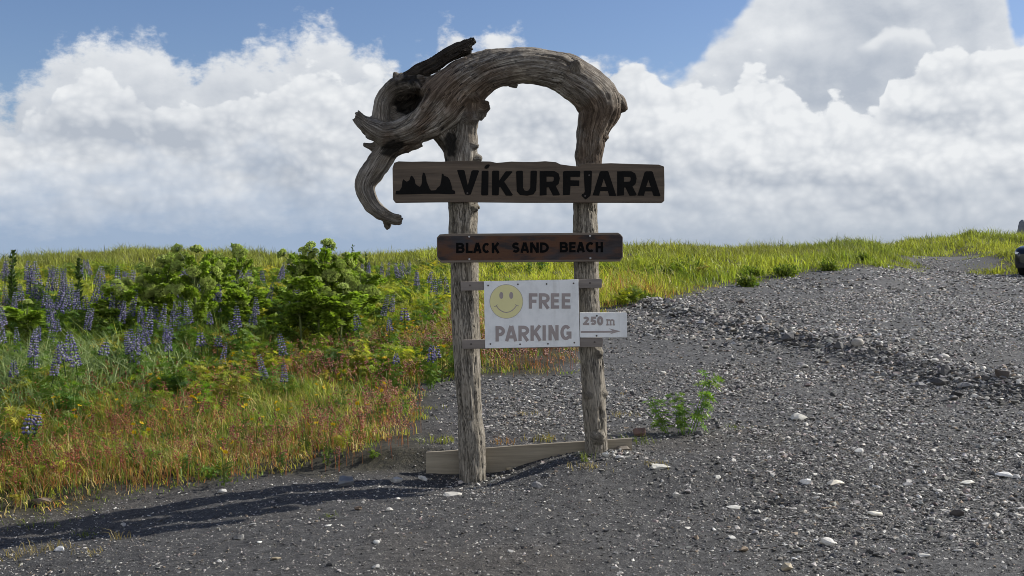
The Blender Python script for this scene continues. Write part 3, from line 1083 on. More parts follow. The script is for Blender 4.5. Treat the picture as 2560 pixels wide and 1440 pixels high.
def letter(mb, ch, x0, x1, ytop, ybot, t, Y):
    """A glyph between pixel columns x0, x1 and rows ytop, ybot; t = stroke width in pixels."""
    h = ybot - ytop
    for pl in glyph(ch, (x1 - x0) / h, t / h):
        closed = pl[-1] == 'closed'
        if closed: pl = pl[:-1]
        _lift[0] = (_lift[0] + 1) % 9
        y = Y - 0.0012 - 0.00025 * _lift[0]
        ribbon(mb, [px_xz(x0 + p[0] * h, ybot - p[1] * h, Y) for p in pl], t * (0.55 if ch == 'm' else 1) * Y / F, y, Y + 0.001, closed=closed)


# the name board
Y1 = 7.835
nb = MB()
zx = dict(sc=3.657, ox=980, oy=390)
prism(nb, outline([(4, 110), (20, 62), (60, 48), (180, 52), (300, 49), (450, 52), (620, 44), (900, 50), (955, 62), (1010, 58), (1090, 50), (1200, 54), (1300, 54), (1400, 47), (1500, 56), (1540, 76), (1600, 84), (1640, 90),
                   (1700, 95), (1740, 76), (1780, 66), (1900, 69), (2000, 65), (2200, 72), (2440, 78), (2488, 96), (2492, 260), (2490, 410), (2470, 428), (2000, 426), (1200, 426), (700, 421), (400, 422), (30, 427), (10, 400), (6, 250)],
                  Y1, **zx), Y1, Y1 + 0.05)
name_board = bevelled(sub('name_board', nb, NAMEB), 0.006, 3)
lt = MB()
R_STEM = [(1350, 138), (1412, 138), (1414, 358), (1350, 362)]
R_BOWL = [(1400, 163), (1478, 163), (1500, 176), (1508, 205), (1500, 240), (1478, 258), (1400, 262)]
R_LEG = [(1432, 282), (1490, 258), (1536, 352), (1526, 360), (1472, 362), (1440, 300)]
A_L = [(1834, 360), (1900, 145), (1912, 138), (1950, 138), (1938, 200), (1912, 285), (1893, 362)]
A_R = [(1930, 138), (1966, 137), (1978, 142), (2050, 362), (2040, 367), (1986, 365), (1962, 285), (1933, 200)]
A_B = [(1905, 282), (1968, 282), (1978, 322), (1896, 322)]
polys = [[(595, 132), (605, 127), (655, 128), (664, 136), (693, 268), (727, 138), (740, 130), (788, 130), (796, 138), (720, 352), (700, 357), (668, 352)],
         [(820, 140), (830, 134), (876, 134), (883, 142), (880, 354), (868, 361), (822, 361), (815, 352)], [(842, 112), (850, 92), (868, 78), (888, 76), (895, 84), (880, 112), (860, 118)],
         [(914, 142), (924, 134), (972, 134), (981, 142), (978, 228), (1036, 144), (1050, 138), (1098, 140), (1100, 148), (1026, 235), (1106, 356), (1090, 364), (1040, 362), (990, 282), (978, 288), (976, 356), (962, 361), (914, 359)],
         [(1134, 144), (1146, 135), (1188, 134), (1197, 142), (1198, 288), (1212, 314), (1232, 320), (1252, 312), (1264, 288), (1266, 142), (1276, 134), (1318, 134), (1326, 143), (1318, 315), (1292, 352), (1235, 363), (1170, 357), (1141, 325)],
         R_STEM, R_LEG,
         [(1564, 144), (1574, 137), (1716, 136), (1722, 146), (1718, 190), (1632, 191), (1632, 222), (1712, 223), (1712, 274), (1632, 276), (1626, 356), (1562, 358)],
         [(1752, 140), (1764, 134), (1818, 134), (1828, 142), (1822, 318), (1812, 366), (1770, 398), (1732, 364), (1738, 348), (1756, 340), (1762, 320)],
         A_L, A_R, A_B,
         [(a + 708, b + 2) for a, b in R_STEM], [(a + 700, b + 2) for a, b in R_LEG],
         [(a + 410, b + 2) for a, b in A_L], [(a + 405, b + 2) for a, b in A_R], [(a + 408, b + 2) for a, b in A_B]]
for i, p in enumerate(polys):
    prism(lt, outline(p, Y1, **zx), Y1 - 0.0015 - 0.0003 * (i % 5), Y1 + 0.001)
for dx_ in (0, 702):
    ribbon(lt, outline([(a + dx_, b + (2 if dx_ else 0)) for a, b in R_BOWL], Y1, **zx), 52 / 3.657 * Y1 / F, Y1 - 0.0032, Y1 + 0.001)
sub('lettering', lt, BLACK, name_board)
em = MB()
prism(em, outline([(32, 350), (36, 320), (70, 315), (90, 282), (95, 230), (105, 212), (120, 226), (135, 235), (160, 220), (168, 190), (180, 178), (192, 190), (207, 215), (215, 255), (240, 275), (256, 282), (268, 265), (275, 230),
                   (274, 190), (284, 150), (300, 158), (312, 195), (316, 230), (330, 265), (345, 300), (360, 315), (400, 312), (415, 290), (440, 270), (450, 230), (456, 160), (470, 164), (476, 180), (490, 185), (510, 192), (530, 220),
                   (546, 275), (552, 310), (575, 318), (578, 346), (540, 350), (420, 345), (300, 346), (180, 350), (60, 352)], Y1, **zx), Y1 - 0.002, Y1 + 0.001)
sub('sea_stack_emblem', em, BLACK, name_board)
for px, py in ((1168.5, 483), (1473, 438), (1463, 490)):
    screw(px, py, Y1 - 0.003, name_board, DARKSTEEL, 2.2)

# the lower board
Y2 = 7.84
sb = MB()
prism(sb, outline([(1092, 594), (1099, 586), (1115, 584.5), (1300, 583), (1545, 581.5), (1551, 585), (1557, 592), (1557, 645), (1549, 654), (1300, 655.5), (1104, 657), (1096, 650), (1092, 640)], Y2), Y2, Y2 + 0.045)
beach_board = bevelled(sub('beach_board', sb, EDGEB), 0.004, 2)
rb = MB()   # the ribbed, dark stained face
prism(rb, outline([(1094, 596), (1100, 590.5), (1549, 586.5), (1555, 593), (1555, 642), (1549, 648.5), (1102, 651), (1094, 642)], Y2), Y2 - 0.0025, Y2 + 0.001)
m = Mat('ribbed_dark_stain')
p = m.obj()
wv = m.node('ShaderNodeTexWave', wave_type='BANDS', bands_direction='Z')
wv.inputs['Scale'].default_value = 62
wv.inputs['Distortion'].default_value = 0.3
xlink(p, wv.inputs[0])
wvx = m.node('ShaderNodeTexWave', wave_type='BANDS', bands_direction='X')
wvx.inputs['Scale'].default_value = 62
xlink(p, wvx.inputs[0])
w1 = X(wv.outputs[1])
st = m.noise(m.scaled(p, (2.2, 2, 5)), 1.0, 4, 0.6)
bl = m.noise(m.scaled(p, (4, 3, 14)), 1.0, 4, 0.6)
c = xmix(st.ss(0.36, 0.54), (0.070, 0.068, 0.072), (0.155, 0.076, 0.042))
c = xmix(bl.ss(0.45, 0.65), c, (0.055, 0.047, 0.045))
c = m.mul(c, xmix(w1 * 0.6 + X(wvx.outputs[1]) * 0.4, (0.45, 0.45, 0.45), (1.35, 1.35, 1.35)))
m.base(c, 0.65, 0, 0.3)
m.bump(w1, 0.8, 0.004)
sub('ribbed_face', rb, m.m, beach_board)
words_ = [MB(), MB(), MB()]
for ch, a, b in (('B', 425, 515), ('L', 528, 600), ('A', 606, 694), ('C', 700, 786), ('K', 803, 886), ('S', 1018, 1096), ('A', 1106, 1198), ('N', 1208, 1300), ('D', 1312, 1407), ('B', 1522, 1611), ('E', 1622, 1690),
                 ('A', 1700, 1788), ('C', 1796, 1892), ('H', 1902, 1980)):
    k = -4 if a > 1500 else 4 if a < 1000 else 0
    letter(words_[0 if a < 1000 else 1 if a < 1500 else 2], ch, 1040 + a / 4.235, 1040 + b / 4.235, 560 + (195 + k) / 4.235, 560 + (304 + k) / 4.235, 26 / 4.235, Y2 - 0.0025)
for lt in words_:
    sub('lettering', lt, CHAR, beach_board)
for px, py in ((1173, 592), (1475, 590), (1173.5, 648), (1476, 645.5)):
    screw(px, py, Y2 - 0.003, beach_board, STEEL, 2.6)

# battens, the parking notice and the distance board
Y3 = 7.852
for (a, b, c_, d, sc_) in ((1151, 704.5, 1506, 697, ((1175, 713.5), (1475, 707.5))), (1155, 850, 1508, 845, ((1178, 860), (1486.5, 855)))):
    mb = MB()
    prism(mb, outline([(a, b), (c_ - 3, d), (c_, d + 3), (c_ - 2, d + 22.5), (a + 1, b + 22.5)], Y3), Y3, Y3 + 0.038)
    bt = bevelled(sub('batten', mb, RAILM), 0.003, 2)
    for px, py in sc_:
        screw(px, py, Y3, bt, DARKSTEEL, 2.6)
Y4 = 7.842
mb = MB()
prism(mb, outline([(1209.5, 703), (1446, 698.5), (1449.5, 866), (1213, 871)], Y4), Y4, Y4 + 0.008)
notice = bevelled(sub('parking_notice', mb, SHEET), 0.0015, 1)


def z2(pts, Y=Y4):
    return outline(pts, Y, 4.235, 1040, 560)


face = MB()
prism(face, z2(arc(956, 820, 176, 180, 0, 360, 48)[:-1]), Y4 - 0.0014, Y4 + 0.001)
smiley = sub('smiley_face', face, YELLOW, notice)
ring = MB()
ribbon(ring, z2(arc(956, 820, 175, 179, 0, 360, 48)[:-1]), 4 / 4.235 * Y4 / F, Y4 - 0.0019, Y4 - 0.0003, closed=True)
for ex in (903, 1008):
    prism(ring, z2(arc(ex, 756, 21, 37, 0, 360, 20)[:-1]), Y4 - 0.002, Y4 - 0.0005)
ribbon(ring, z2([(848, 866)] + arc(957, 845, 108, 94, 165, 15, 18)[::-1][::-1] if False else [(852, 866), (872, 895), (900, 918), (930, 932), (960, 936), (990, 930), (1020, 914), (1045, 890), (1064, 862)]), 9 / 4.235 * Y4 / F, Y4 - 0.0024, Y4 - 0.0005)
ribbon(ring, z2([(828, 876), (850, 866), (862, 852)]), 6 / 4.235 * Y4 / F, Y4 - 0.0022, Y4 - 0.0005)
ribbon(ring, z2([(1052, 850), (1064, 862), (1090, 868)]), 6 / 4.235 * Y4 / F, Y4 - 0.0026, Y4 - 0.0005)
sub('eyes_and_mouth', ring, GREYP, notice)
lt = MB()
for ch, a, b in (('F', 1194, 1286), ('R', 1300, 1416), ('E', 1428, 1516), ('E', 1542, 1636)):
    letter(lt, ch, 1040 + a / 4.235, 1040 + b / 4.235, 560 + 733 / 4.235, 560 + 896 / 4.235, 35 / 4.235, Y4)
sub('lettering', lt, GREYP, notice)
lt = MB()
for i, (ch, a, b) in enumerate((('P', 842, 942), ('A', 944, 1072), ('R', 1084, 1198), ('K', 1212, 1332), ('I', 1338, 1376), ('N', 1402, 1510), ('G', 1528, 1646))):
    letter(lt, ch, 1040 + a / 4.235, 1040 + b / 4.235, 560 + (1080 - i * 2) / 4.235, 560 + (1243 - i * 2.2) / 4.235, 35 / 4.235, Y4)
sub('lettering', lt, GREYP, notice)
for a, b in ((764, 651), (1079, 638), (1382, 635), (1668, 628), (788, 1270), (1102, 1273), (1397, 1268), (1676, 1256)):
    screw(1040 + a / 4.235, 560 + b / 4.235, Y4, notice, DARKSTEEL, 2.2)
Y5 = 7.846
mb = MB()
prism(mb, outline([(1449.8, 781.5), (1567.5, 782), (1568, 843.5), (1450.5, 844)], Y5), Y5, Y5 + 0.03)
dist_board = bevelled(sub('distance_board', mb, SHEET), 0.002, 1)
lt = MB()
for ch, a, b, y0, y1, t in (('2', 1768, 1832, 980, 1070, 24), ('5', 1846, 1908, 980, 1070, 24), ('0', 1918, 1981, 978, 1071, 25), ('m', 2014, 2106, 1010, 1068, 30)):
    letter(lt, ch, 1040 + a / 4.235, 1040 + b / 4.235, 560 + y0 / 4.235, 560 + y1 / 4.235, t / 4.235, Y5)
sub('lettering', lt, GREYP, dist_board)
ar = MB()
prism(ar, z2([(1745, 1132), (2080, 1131), (2042, 1104), (2166, 1136), (2046, 1168), (2078, 1150), (1745, 1153)], Y5), Y5 - 0.0016, Y5 + 0.001)
sub('arrow', ar, GREYP, dist_board)
for a, b in ((1914, 971), (1912, 1183)):
    screw(1040 + a / 4.235, 560 + b / 4.235, Y5, dist_board, DARKSTEEL, 2.4)

# the plank set on edge behind the posts
YB = 8.115
mb = MB()
prism(mb, outline([(1064.5, 1131), (1110, 1128.5), (1300, 1114), (1580, 1096), (1581, 1150), (1300, 1180), (1066, 1240)], YB), YB, YB + 0.034)
bevelled(sub('base_plank', mb, PLANK), 0.004, 2)

# ------------------------------------------------------------------ loose gravel
def rot_m(n, tilt=0.35):
    """Random turns about z with a random lean."""
    a = rng.uniform(0, 2 * np.pi, n)
    tx, ty = rng.normal(0, tilt, n), rng.normal(0, tilt, n)
    ca, sa = np.cos(a), np.sin(a)
    Z = np.zeros(n)
    O = np.ones(n)
    Rz = np.stack([np.stack([ca, -sa, Z], -1), np.stack([sa, ca, Z], -1), np.stack([Z, Z, O], -1)], 1)
    cx, sx, cy, sy = np.cos(tx), np.sin(tx), np.cos(ty), np.sin(ty)
    Rx_ = np.stack([np.stack([O, Z, Z], -1), np.stack([Z, cx, -sx], -1), np.stack([Z, sx, cx], -1)], 1)
    Ry_ = np.stack([np.stack([cy, Z, sy], -1), np.stack([Z, O, Z], -1), np.stack([-sy, Z, cy], -1)], 1)
    return Rz @ Rx_ @ Ry_


def ico(sub_=1):
    bm = bmesh.new()
    bmesh.ops.create_icosphere(bm, subdivisions=sub_, radius=1)
    V = np.array([v.co[:] for v in bm.verts])
    T = np.array([[v.index for v in f.verts] for f in bm.faces])
    bm.free()
    return V, T


def hull_stone(seed, flat=0.5, ang=0.30, n=26):
    """An angular stone: the convex hull of scattered points, flattened."""
    r = np.random.default_rng(seed)
    P_ = r.normal(size=(n, 3))
    P_ /= np.linalg.norm(P_, axis=1)[:, None]
    P_ *= (1 - ang * r.random((n, 1)))
    P_ *= np.array([1.0, r.uniform(0.6, 0.85), flat])
    bm = bmesh.new()
    for p in P_: bm.verts.new(p)
    g_ = bmesh.ops.convex_hull(bm, input=bm.verts)
    bmesh.ops.delete(bm, geom=[v for v in bm.verts if not v.link_faces], context='VERTS')
    bmesh.ops.triangulate(bm, faces=bm.faces[:])
    bm.normal_update()
    bm.verts.index_update()
    V = np.array([v.co[:] for v in bm.verts])
    T = np.array([[v.index for v in f.verts] for f in bm.faces])
    bm.free()
    return V, T


def scatter(protos, pos, size, cols, tilt=0.35, sink=0.3, stretch=None):
    """Copies of prototype stones merged into arrays."""
    mb = MB()
    which = rng.integers(0, len(protos), len(pos))
    for k, (V, T) in enumerate(protos):
        s = which == k
        n = int(s.sum())
        if not n: continue
        M = rot_m(n, tilt)
        W = np.einsum('nij,vj->nvi', M, V) * size[s][:, None, None]
        W += pos[s][:, None, :]
        W[:, :, 2] += (size[s] * (0.5 - sink) * (V[:, 2].max()))[:, None]
        off = (np.arange(n) * len(V))[:, None, None]
        mb.add(W.reshape(-1, 3), (T[None] + off).reshape(-1, 3), np.repeat(cols[s], len(V), 0))
    return mb


def stone_cols(n, pale=0.1, lo=0.03, hi=0.14):
    lo, hi = lo * 1.35, hi * 1.75
    """Basalt greys, with some pale, some brownish chips."""
    g = lo * 0.8 + (hi * 1.15 - lo * 0.8) * rng.random(n) ** 2.0
    c = np.stack([g * rng.uniform(0.98, 1.08, n), g, g * rng.uniform(0.90, 1.04, n)], -1)
    u = rng.random(n)
    k = u < pale
    c[k] = rng.uniform(0.22, 0.50, (k.sum(), 1)) * np.array([1.0, 0.985, 0.95])
    k = (u > pale) & (u < pale + 0.035)
    c[k] = rng.uniform(0.10, 0.22, (k.sum(), 1)) * np.array([1.25, 1.0, 0.75])
    k = u > 0.975
    c[k] = rng.uniform(0.10, 0.2, (k.sum(), 1)) * np.array([1.15, 0.95, 0.95])
    return c


sm_ = Mat('loose_stone')
p = sm_.geo()
n_ = sm_.noise(p, 60, 4, 0.65)
sm_.base(sm_.mul(sm_.attr('tint'), xmix(n_, (0.74, 0.73, 0.70), (1.34, 1.31, 1.25))), 0.72, 0, 0.4)
sm_.bump(n_, 0.5, 0.006)
STONE = sm_.m

chips = [hull_stone(100 + i, f, 0.35, 11) for i, f in enumerate((0.28, 0.35, 0.42, 0.5, 0.6, 0.33, 0.45, 0.38))]


def track_density(x, y):
    """Share of the gravelled track at a point: 0 on the bare sand, 1 on the stony track."""
    d = sstep(0.3, 3.0, x + noise2(x, y, 0.8, 51, 3) * 0.8 - 0.25 * np.maximum(0, 7.8 - y)) * 0.9 + 0.1
    d = np.maximum(d, sstep(8.3, 9.2, y) * sstep(-1.2, 0.2, x) * 0.65)
    d = d * (0.25 + 1.3 * np.clip(noise2(x, y, 0.9, 52, 3) * 1.4 + 0.5, 0, 1))
    w = np.exp(-(seg_dist(x, y, WIND) / 0.55) ** 2)
    return np.clip(np.maximum(d, w), 0, 1.2)


def rand_area(n, y0, y1, m=1.3, x0=None, x1=None):
    n = int(n * m / 1.12)
    """Points spread evenly over the ground of the view cone (a little wider than the frame)."""
    y = np.sqrt(rng.uniform(y0 * y0, y1 * y1, n))
    x = rng.uniform(-0.474 * m, 0.474 * m, n) * y
    k = np.ones(n, bool)
    if x0 is not None: k &= x > x0
    if x1 is not None: k &= x < x1
    return x[k], y[k]


# coarse sand and grit over the foreground
parts = []
for (n, y0, y1, s0, s1, dmin) in ((120000, 5.2, 8.5, 0.004, 0.014, 0.30), (60000, 8.5, 13, 0.008, 0.022, 0.5), (26000, 5.2, 9, 0.011, 0.024, 0.0), (46000, 9, 15, 0.014, 0.034, 0.0),
                                  (60000, 15, 25, 0.022, 0.055, 0.0), (52000, 25, 46, 0.035, 0.085, 0.0)):
    x, y = rand_area(n, y0, y1)
    keep = (meadow(x, y) < rng.normal(-0.02, 0.12, len(x))) & (rng.random(len(x)) < np.maximum(dmin * (1 + 0.9 * noise2(x, y, 0.9, 61, 3)), track_density(x, y)))
    x, y = x[keep], y[keep]
    size = s0 + (s1 - s0) * rng.random(len(x)) ** 2.2
    parts.append((x, y, size, stone_cols(len(x), 0.05 + 0.04 * (s1 > 0.012), 0.028, 0.15)))
# broken chips an inch or two across on the stony side
x, y = rand_area(26000, 5.2, 13)
k = (meadow(x, y) < -0.1) & (rng.random(len(x)) < track_density(x, y) ** 1.4 * sstep(-0.4, 1.6, x))
x, y = x[k], y[k]
parts.append((x, y, 0.012 + 0.030 * rng.random(len(x)) ** 2.2, stone_cols(len(x), 0.2, 0.03, 0.2)))
# the heap of bigger stones left along the track
n = 8500
t = rng.random(n) * (len(WIND) - 1)
i = t.astype(int)
w = WIND[i] + (WIND[np.minimum(i + 1, len(WIND) - 1)] - WIND[i]) * (t - i)[:, None]
sg_ = np.where(rng.random(n) < 0.5, 0.28, 0.75)
x, y = w[:, 0] + rng.normal(0, 1, n) * sg_, w[:, 1] + rng.normal(0, 1, n) * sg_
k = meadow(x, y) < 0
x, y = x[k], y[k]
parts.append((x, y, 0.02 + 0.062 * rng.random(len(x)) ** 2.6 * (y / 14), stone_cols(len(x), 0.08, 0.03, 0.15)))
for cx_, cy_, n, sp_ in ((-0.30, 7.93, 160, 0.13), (0.72, 7.93, 260, 0.17), (0.3, 8.09, 120, 0.3)):
    x, y = rng.normal(cx_, sp_, n), rng.normal(cy_, sp_ * 0.55, n)
    parts.append((x, y, 0.006 + 0.026 * rng.random(n) ** 2.5, stone_cols(n, 0.15, 0.03, 0.2)))
x, y, size = (np.concatenate([q[j] for q in parts]) for j in range(3))
cc = np.concatenate([q[3] for q in parts])
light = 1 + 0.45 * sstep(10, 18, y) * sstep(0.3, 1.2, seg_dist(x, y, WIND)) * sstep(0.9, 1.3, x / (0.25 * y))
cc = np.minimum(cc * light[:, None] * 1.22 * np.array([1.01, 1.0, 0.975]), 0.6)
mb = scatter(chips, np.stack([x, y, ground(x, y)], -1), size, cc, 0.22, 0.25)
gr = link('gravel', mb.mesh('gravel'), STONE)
tag(gr, 'loose grey and black basalt gravel strewn over the sand and the track', kind='stuff')

# ------------------------------------------------------------------ single stones
SG = 'stones lying loose on the gravel and sand'
blocks = {}


def stone(px, py, wpx, label, colr, flat=0.55, seed=0, tilt=0.1, sink=0.25, group=None, rounded=False, rz=None, ylen=1.0):
    """A stone of about wpx pixels across whose foot shows at px, py."""
    x, y = on_ground(px, py)
    s = wpx / 2 * y / F * 0.92
    if rounded:
        V, T = ico(2)
        V = V + 0.22 * np.stack([noise3(V * 1.6 + seed, 3), noise3(V * 1.6 + seed, 4), noise3(V * 1.6 + seed, 5)], -1) + 0.06 * np.stack([noise3(V * 4 + seed, 3), noise3(V * 4 + seed, 4), noise3(V * 4 + seed, 5)], -1)
        V = V * np.array([1, 0.78, flat])
    else:
        V, T = hull_stone(900 + seed, flat, 0.42, 22)
    if not rounded:   # broken faces: cut finer and knock the corners about
        bm = bmesh.new()
        vs = [bm.verts.new(v) for v in V]
        for t in T: bm.faces.new([vs[i] for i in t])
        bmesh.ops.subdivide_edges(bm, edges=bm.edges[:], cuts=1, use_grid_fill=True)
        bmesh.ops.triangulate(bm, faces=bm.faces[:])
        bm.verts.index_update()
        V = np.array([v.co[:] for v in bm.verts])
        T = np.array([[v.index for v in f.verts] for f in bm.faces])
        bm.free()
        V = V * (1 + 0.16 * noise3(V * 2.6 + seed, 11) + 0.07 * noise3(V * 6 + seed, 12))[:, None]
    V = V / max(np.abs(V[:, 0]).max(), 0.01)
    M = rot_m(1, tilt)[0]
    a = random.uniform(-0.5, 0.5) if rz is None else rz
    Rz = np.array([[math.cos(a), -math.sin(a), 0], [math.sin(a), math.cos(a), 0], [0, 0, 1]])
    lean = np.array(Matrix.Rotation(random.gauss(0, tilt), 3, 'X') @ Matrix.Rotation(random.gauss(0, tilt), 3, 'Y'))
    V = (V @ (Rz @ lean).T) * s
    V[:, 1] *= ylen
    ground_z = gz(x, y)
    V[:, 2] -= V[:, 2].min() + sink * (V[:, 2].max() - V[:, 2].min())
    colr = np.array(colr) * (1.45 if max(colr) > 0.19 else 1.1)
    me = np_mesh('stone', V, T, np.tile(colr, (len(V), 1)) * (1 + 0.25 * noise3(V * 40 + seed, 2))[:, None], rounded)
    o = link('stone', me, STONE, None, (x, y, ground_z))
    tag(o, label, 'stone', group or SG)
    return o


PALE, MIDG, DARKG, BRN, WHT, TAN = (0.23, 0.229, 0.226), (0.15, 0.15, 0.153), (0.055, 0.055, 0.058), (0.13, 0.098, 0.072), (0.33, 0.322, 0.30), (0.20, 0.17, 0.12)
NAMED = [
    (1340, 1232, 38, 'grey angular stone with a sunlit top standing alone before the sign posts', (0.14, 0.14, 0.146), 0.72),
    (1366, 1200, 34, 'dark wedge shaped stone just behind the lone grey stone before the sign', DARKG, 0.5),
    (1275, 1176, 26, 'small tan stone lying in the hollow between the two sign posts', TAN, 0.45),
    (1126, 1246, 62, 'long flat whitish stone lying in front of the left sign post', WHT, 0.22),
    (975, 1280, 22, 'round whitish pebble in the sand below the shadow of the sign', WHT, 0.75),
    (896, 1278, 24, 'brown pebble at the shadow edge beside a round whitish pebble', BRN, 0.6),
    (865, 1214, 44, 'blue grey pointed stone at the edge of the meadow grass', (0.12, 0.13, 0.145), 0.7),
    (992, 1208, 42, 'grey and white flecked stone at the meadow edge near the plank', (0.22, 0.22, 0.22), 0.55),
    (1056, 1206, 30, 'pale slab leaning against the left end of the plank', (0.36, 0.36, 0.35), 0.6),
    (556, 1232, 26, 'single pale flat stone on the sand above the shadow of the sign', PALE, 0.45),
    (596, 1353, 32, 'grey chunky stone with a pale top alone on the sand at the lower left', (0.18, 0.18, 0.178), 0.6),
    (155, 1385, 48, 'pale flat stone beside dry grass in the lower left corner', (0.33, 0.335, 0.345), 0.35),
    (108, 1254, 62, 'brown stone half sunk in straw at the foot of the red grass', BRN, 0.45),
    (690, 1408, 32, 'flat tan chip on the sand near the bottom edge', TAN, 0.3),
    (824, 1418, 24, 'black pointed chip on the sand near the bottom edge', (0.02, 0.02, 0.02), 0.5),
    (400, 1300, 20, 'dark pebble lying inside the long shadow of the sign', DARKG, 0.55),
    (2070, 1358, 42, 'pale rounded stone with a dark underside on the lower right sand', (0.42, 0.41, 0.39), 0.65),
    (2083, 1392, 22, 'dark blue grey triangular stone below the pale rounded stone', (0.05, 0.053, 0.062), 0.8),
    (2310, 1388, 40, 'flat whitish stone near the bottom right of the track', WHT, 0.32),
    (1966, 1420, 34, 'tan topped round stone near the bottom edge right of the sign', (0.22, 0.19, 0.14), 0.65),
    (2188, 1290, 46, 'flat cream stone alone on the smooth sand to the right', (0.50, 0.48, 0.42), 0.3),
    (2016, 1216, 32, 'whitish three cornered stone above the dark hollow in the sand', (0.46, 0.46, 0.46), 0.55),
    (2088, 1219, 54, 'long narrow cream stone lying to the right of the dark hollow', (0.42, 0.39, 0.33), 0.24),
    (1836, 1278, 50, 'thin pale sliver of rock left of the dark hollow', (0.30, 0.30, 0.285), 0.16),
    (1995, 1048, 52, 'pale broad stone with a flat chip leaning on it on the track', (0.36, 0.35, 0.32), 0.5),
    (1600, 1090, 44, 'reddish brown rough rock by the right end of the plank', (0.135, 0.085, 0.068), 0.85),
    (1556, 1130, 46, 'brown stone slab at the foot of the right sign post', (0.15, 0.13, 0.105), 0.4),
    (1516, 1146, 24, 'pale grey stone touching the foot of the right post', (0.33, 0.33, 0.325), 0.8),
    (1548, 1150, 26, 'white flecked stone in the pile beside the right post', (0.30, 0.30, 0.30), 0.6),
    (1650, 1176, 60, 'pale flat stone with a whitish edge below the young plant', (0.33, 0.325, 0.30), 0.28),
    (1745, 1092, 30, 'dark grey pointed stone at the foot of the young lupin', (0.07, 0.07, 0.072), 0.75),
    (1658, 934, 20, 'whitish flat pebble on the dark gravel right of the distance board', WHT, 0.4),
    (1582, 986, 22, 'dark round stone on the gravel behind the right post', DARKG, 0.6),
    (2098, 874, 30, 'dark upright stone with a pale top in the heap of stones', (0.075, 0.075, 0.075), 0.95),
    (2143, 866, 36, 'smooth tan grey boulder in the heap of stones', (0.20, 0.19, 0.175), 0.72),
    (1968, 852, 38, 'dark grey rounded boulder in the heap of stones left of the pair', (0.085, 0.083, 0.085), 0.75),
    (1856, 757, 30, 'dark brown boulder near the far end of the heap', (0.09, 0.075, 0.065), 0.7),
    (1640, 812, 22, 'brown grey stone on the gravel just right of the distance board', (0.13, 0.115, 0.10), 0.7),
    (1808, 786, 26, 'dark stone in the far part of the heap of stones', DARKG, 0.7),
    (1900, 798, 26, 'pale tan stone in the far part of the heap of stones', (0.27, 0.26, 0.24), 0.6),
    (2365, 932, 32, 'square dark stone in the near part of the heap of stones', (0.07, 0.07, 0.073), 0.8),
    (2360, 896, 30, 'smooth whitish rounded stone at the top of the near heap', (0.36, 0.35, 0.33), 0.55),
    (2504, 944, 38, 'dark brown ragged rock at the right end of the heap', (0.07, 0.058, 0.05), 0.7),
    (2296, 962, 50, 'grey rounded slab at the left of the near heap', (0.15, 0.15, 0.155), 0.5),
    (2348, 960, 56, 'dark curved slab in the middle of the near heap', (0.065, 0.062, 0.06), 0.45),
    (2418, 966, 50, 'flat grey slab at the right of the near heap', (0.17, 0.17, 0.175), 0.38),
    (2392, 990, 36, 'black square stone lying below the near heap', (0.035, 0.035, 0.037), 0.6),
    (2180, 900, 24, 'small grey stone right of the smooth tan boulder', MIDG, 0.6),
    (2035, 872, 26, 'grey flat stone between the two groups of boulders', MIDG, 0.45),
    (2395, 1290, 44, 'dark brown angular stone at the right of the track', (0.06, 0.052, 0.05), 0.6),
    (2510, 1186, 52, 'whitish grey flat slab at the right edge of the track', (0.40, 0.40, 0.395), 0.3),
    (2420, 1206, 50, 'long cream flat stone at the right of the track', (0.46, 0.445, 0.40), 0.24),
    (2270, 1218, 34, 'pale flat stone in the middle of the right track', PALE, 0.35),
    (2150, 1134, 34, 'pale blocky stone on the stony track above the cream stones', (0.33, 0.33, 0.32), 0.65),
]
for i, (px, py, w_, lab, cl, fl) in enumerate(NAMED):
    stone(px, py, w_, lab, cl, fl, seed=i * 3 + 1, rounded=('smooth' in lab), tilt=0.12)

# the unremarkable rest, some 240 of them
kinds = [('small pale flat stone lying loose on the dark gravel', (0.34, 0.338, 0.325), 0.30, 'pale flat stones scattered on the gravel', 95),
         ('small dark grey angular stone lying loose on the gravel', (0.075, 0.075, 0.078), 0.6, 'dark angular stones scattered on the gravel', 80),
         ('small mid grey stone chip lying loose on the gravel', (0.19, 0.188, 0.182), 0.42, 'grey stone chips scattered on the gravel', 60)]
for lab, cl, fl, grp, cnt in kinds:
    k = 0
    while k < cnt:
        px, py = random.uniform(20, 2550), random.uniform(690, 1438)
        x, y = on_ground(px, py)
        if y > 22: continue
        if meadow(np.array([x]), np.array([y]))[0] > -0.12: continue
        dn = track_density(np.array([x]), np.array([y]))[0]
        if random.random() > max(0.16, dn): continue
        v = random.uniform(0.7, 1.35)
        wd_ = random.uniform(0.020, 0.058) * (1 + 0.35 * (y > 11)) * F / y
        stone(px, py, wd_, lab, tuple(q * v for q in cl), fl * random.uniform(0.8, 1.2), seed=2000 + k * 7 + cnt, tilt=0.18, group=grp, rounded=random.random() < 0.08, rz=random.uniform(-1, 1))
        k += 1

# ------------------------------------------------------------------ leaves, grass, flowers
LEAF = leafy('green_leaves', 0.48)
GRASSM = leafy('grass_blades', 0.40, 0.5, 0.35, (1.1, 1.15, 0.7))
PETAL = leafy('flower_petals', 0.30, 0.6, 0.2, (1.05, 1.0, 1.05))
STEMM = leafy('plant_stems', 0.10, 0.6, 0.3)


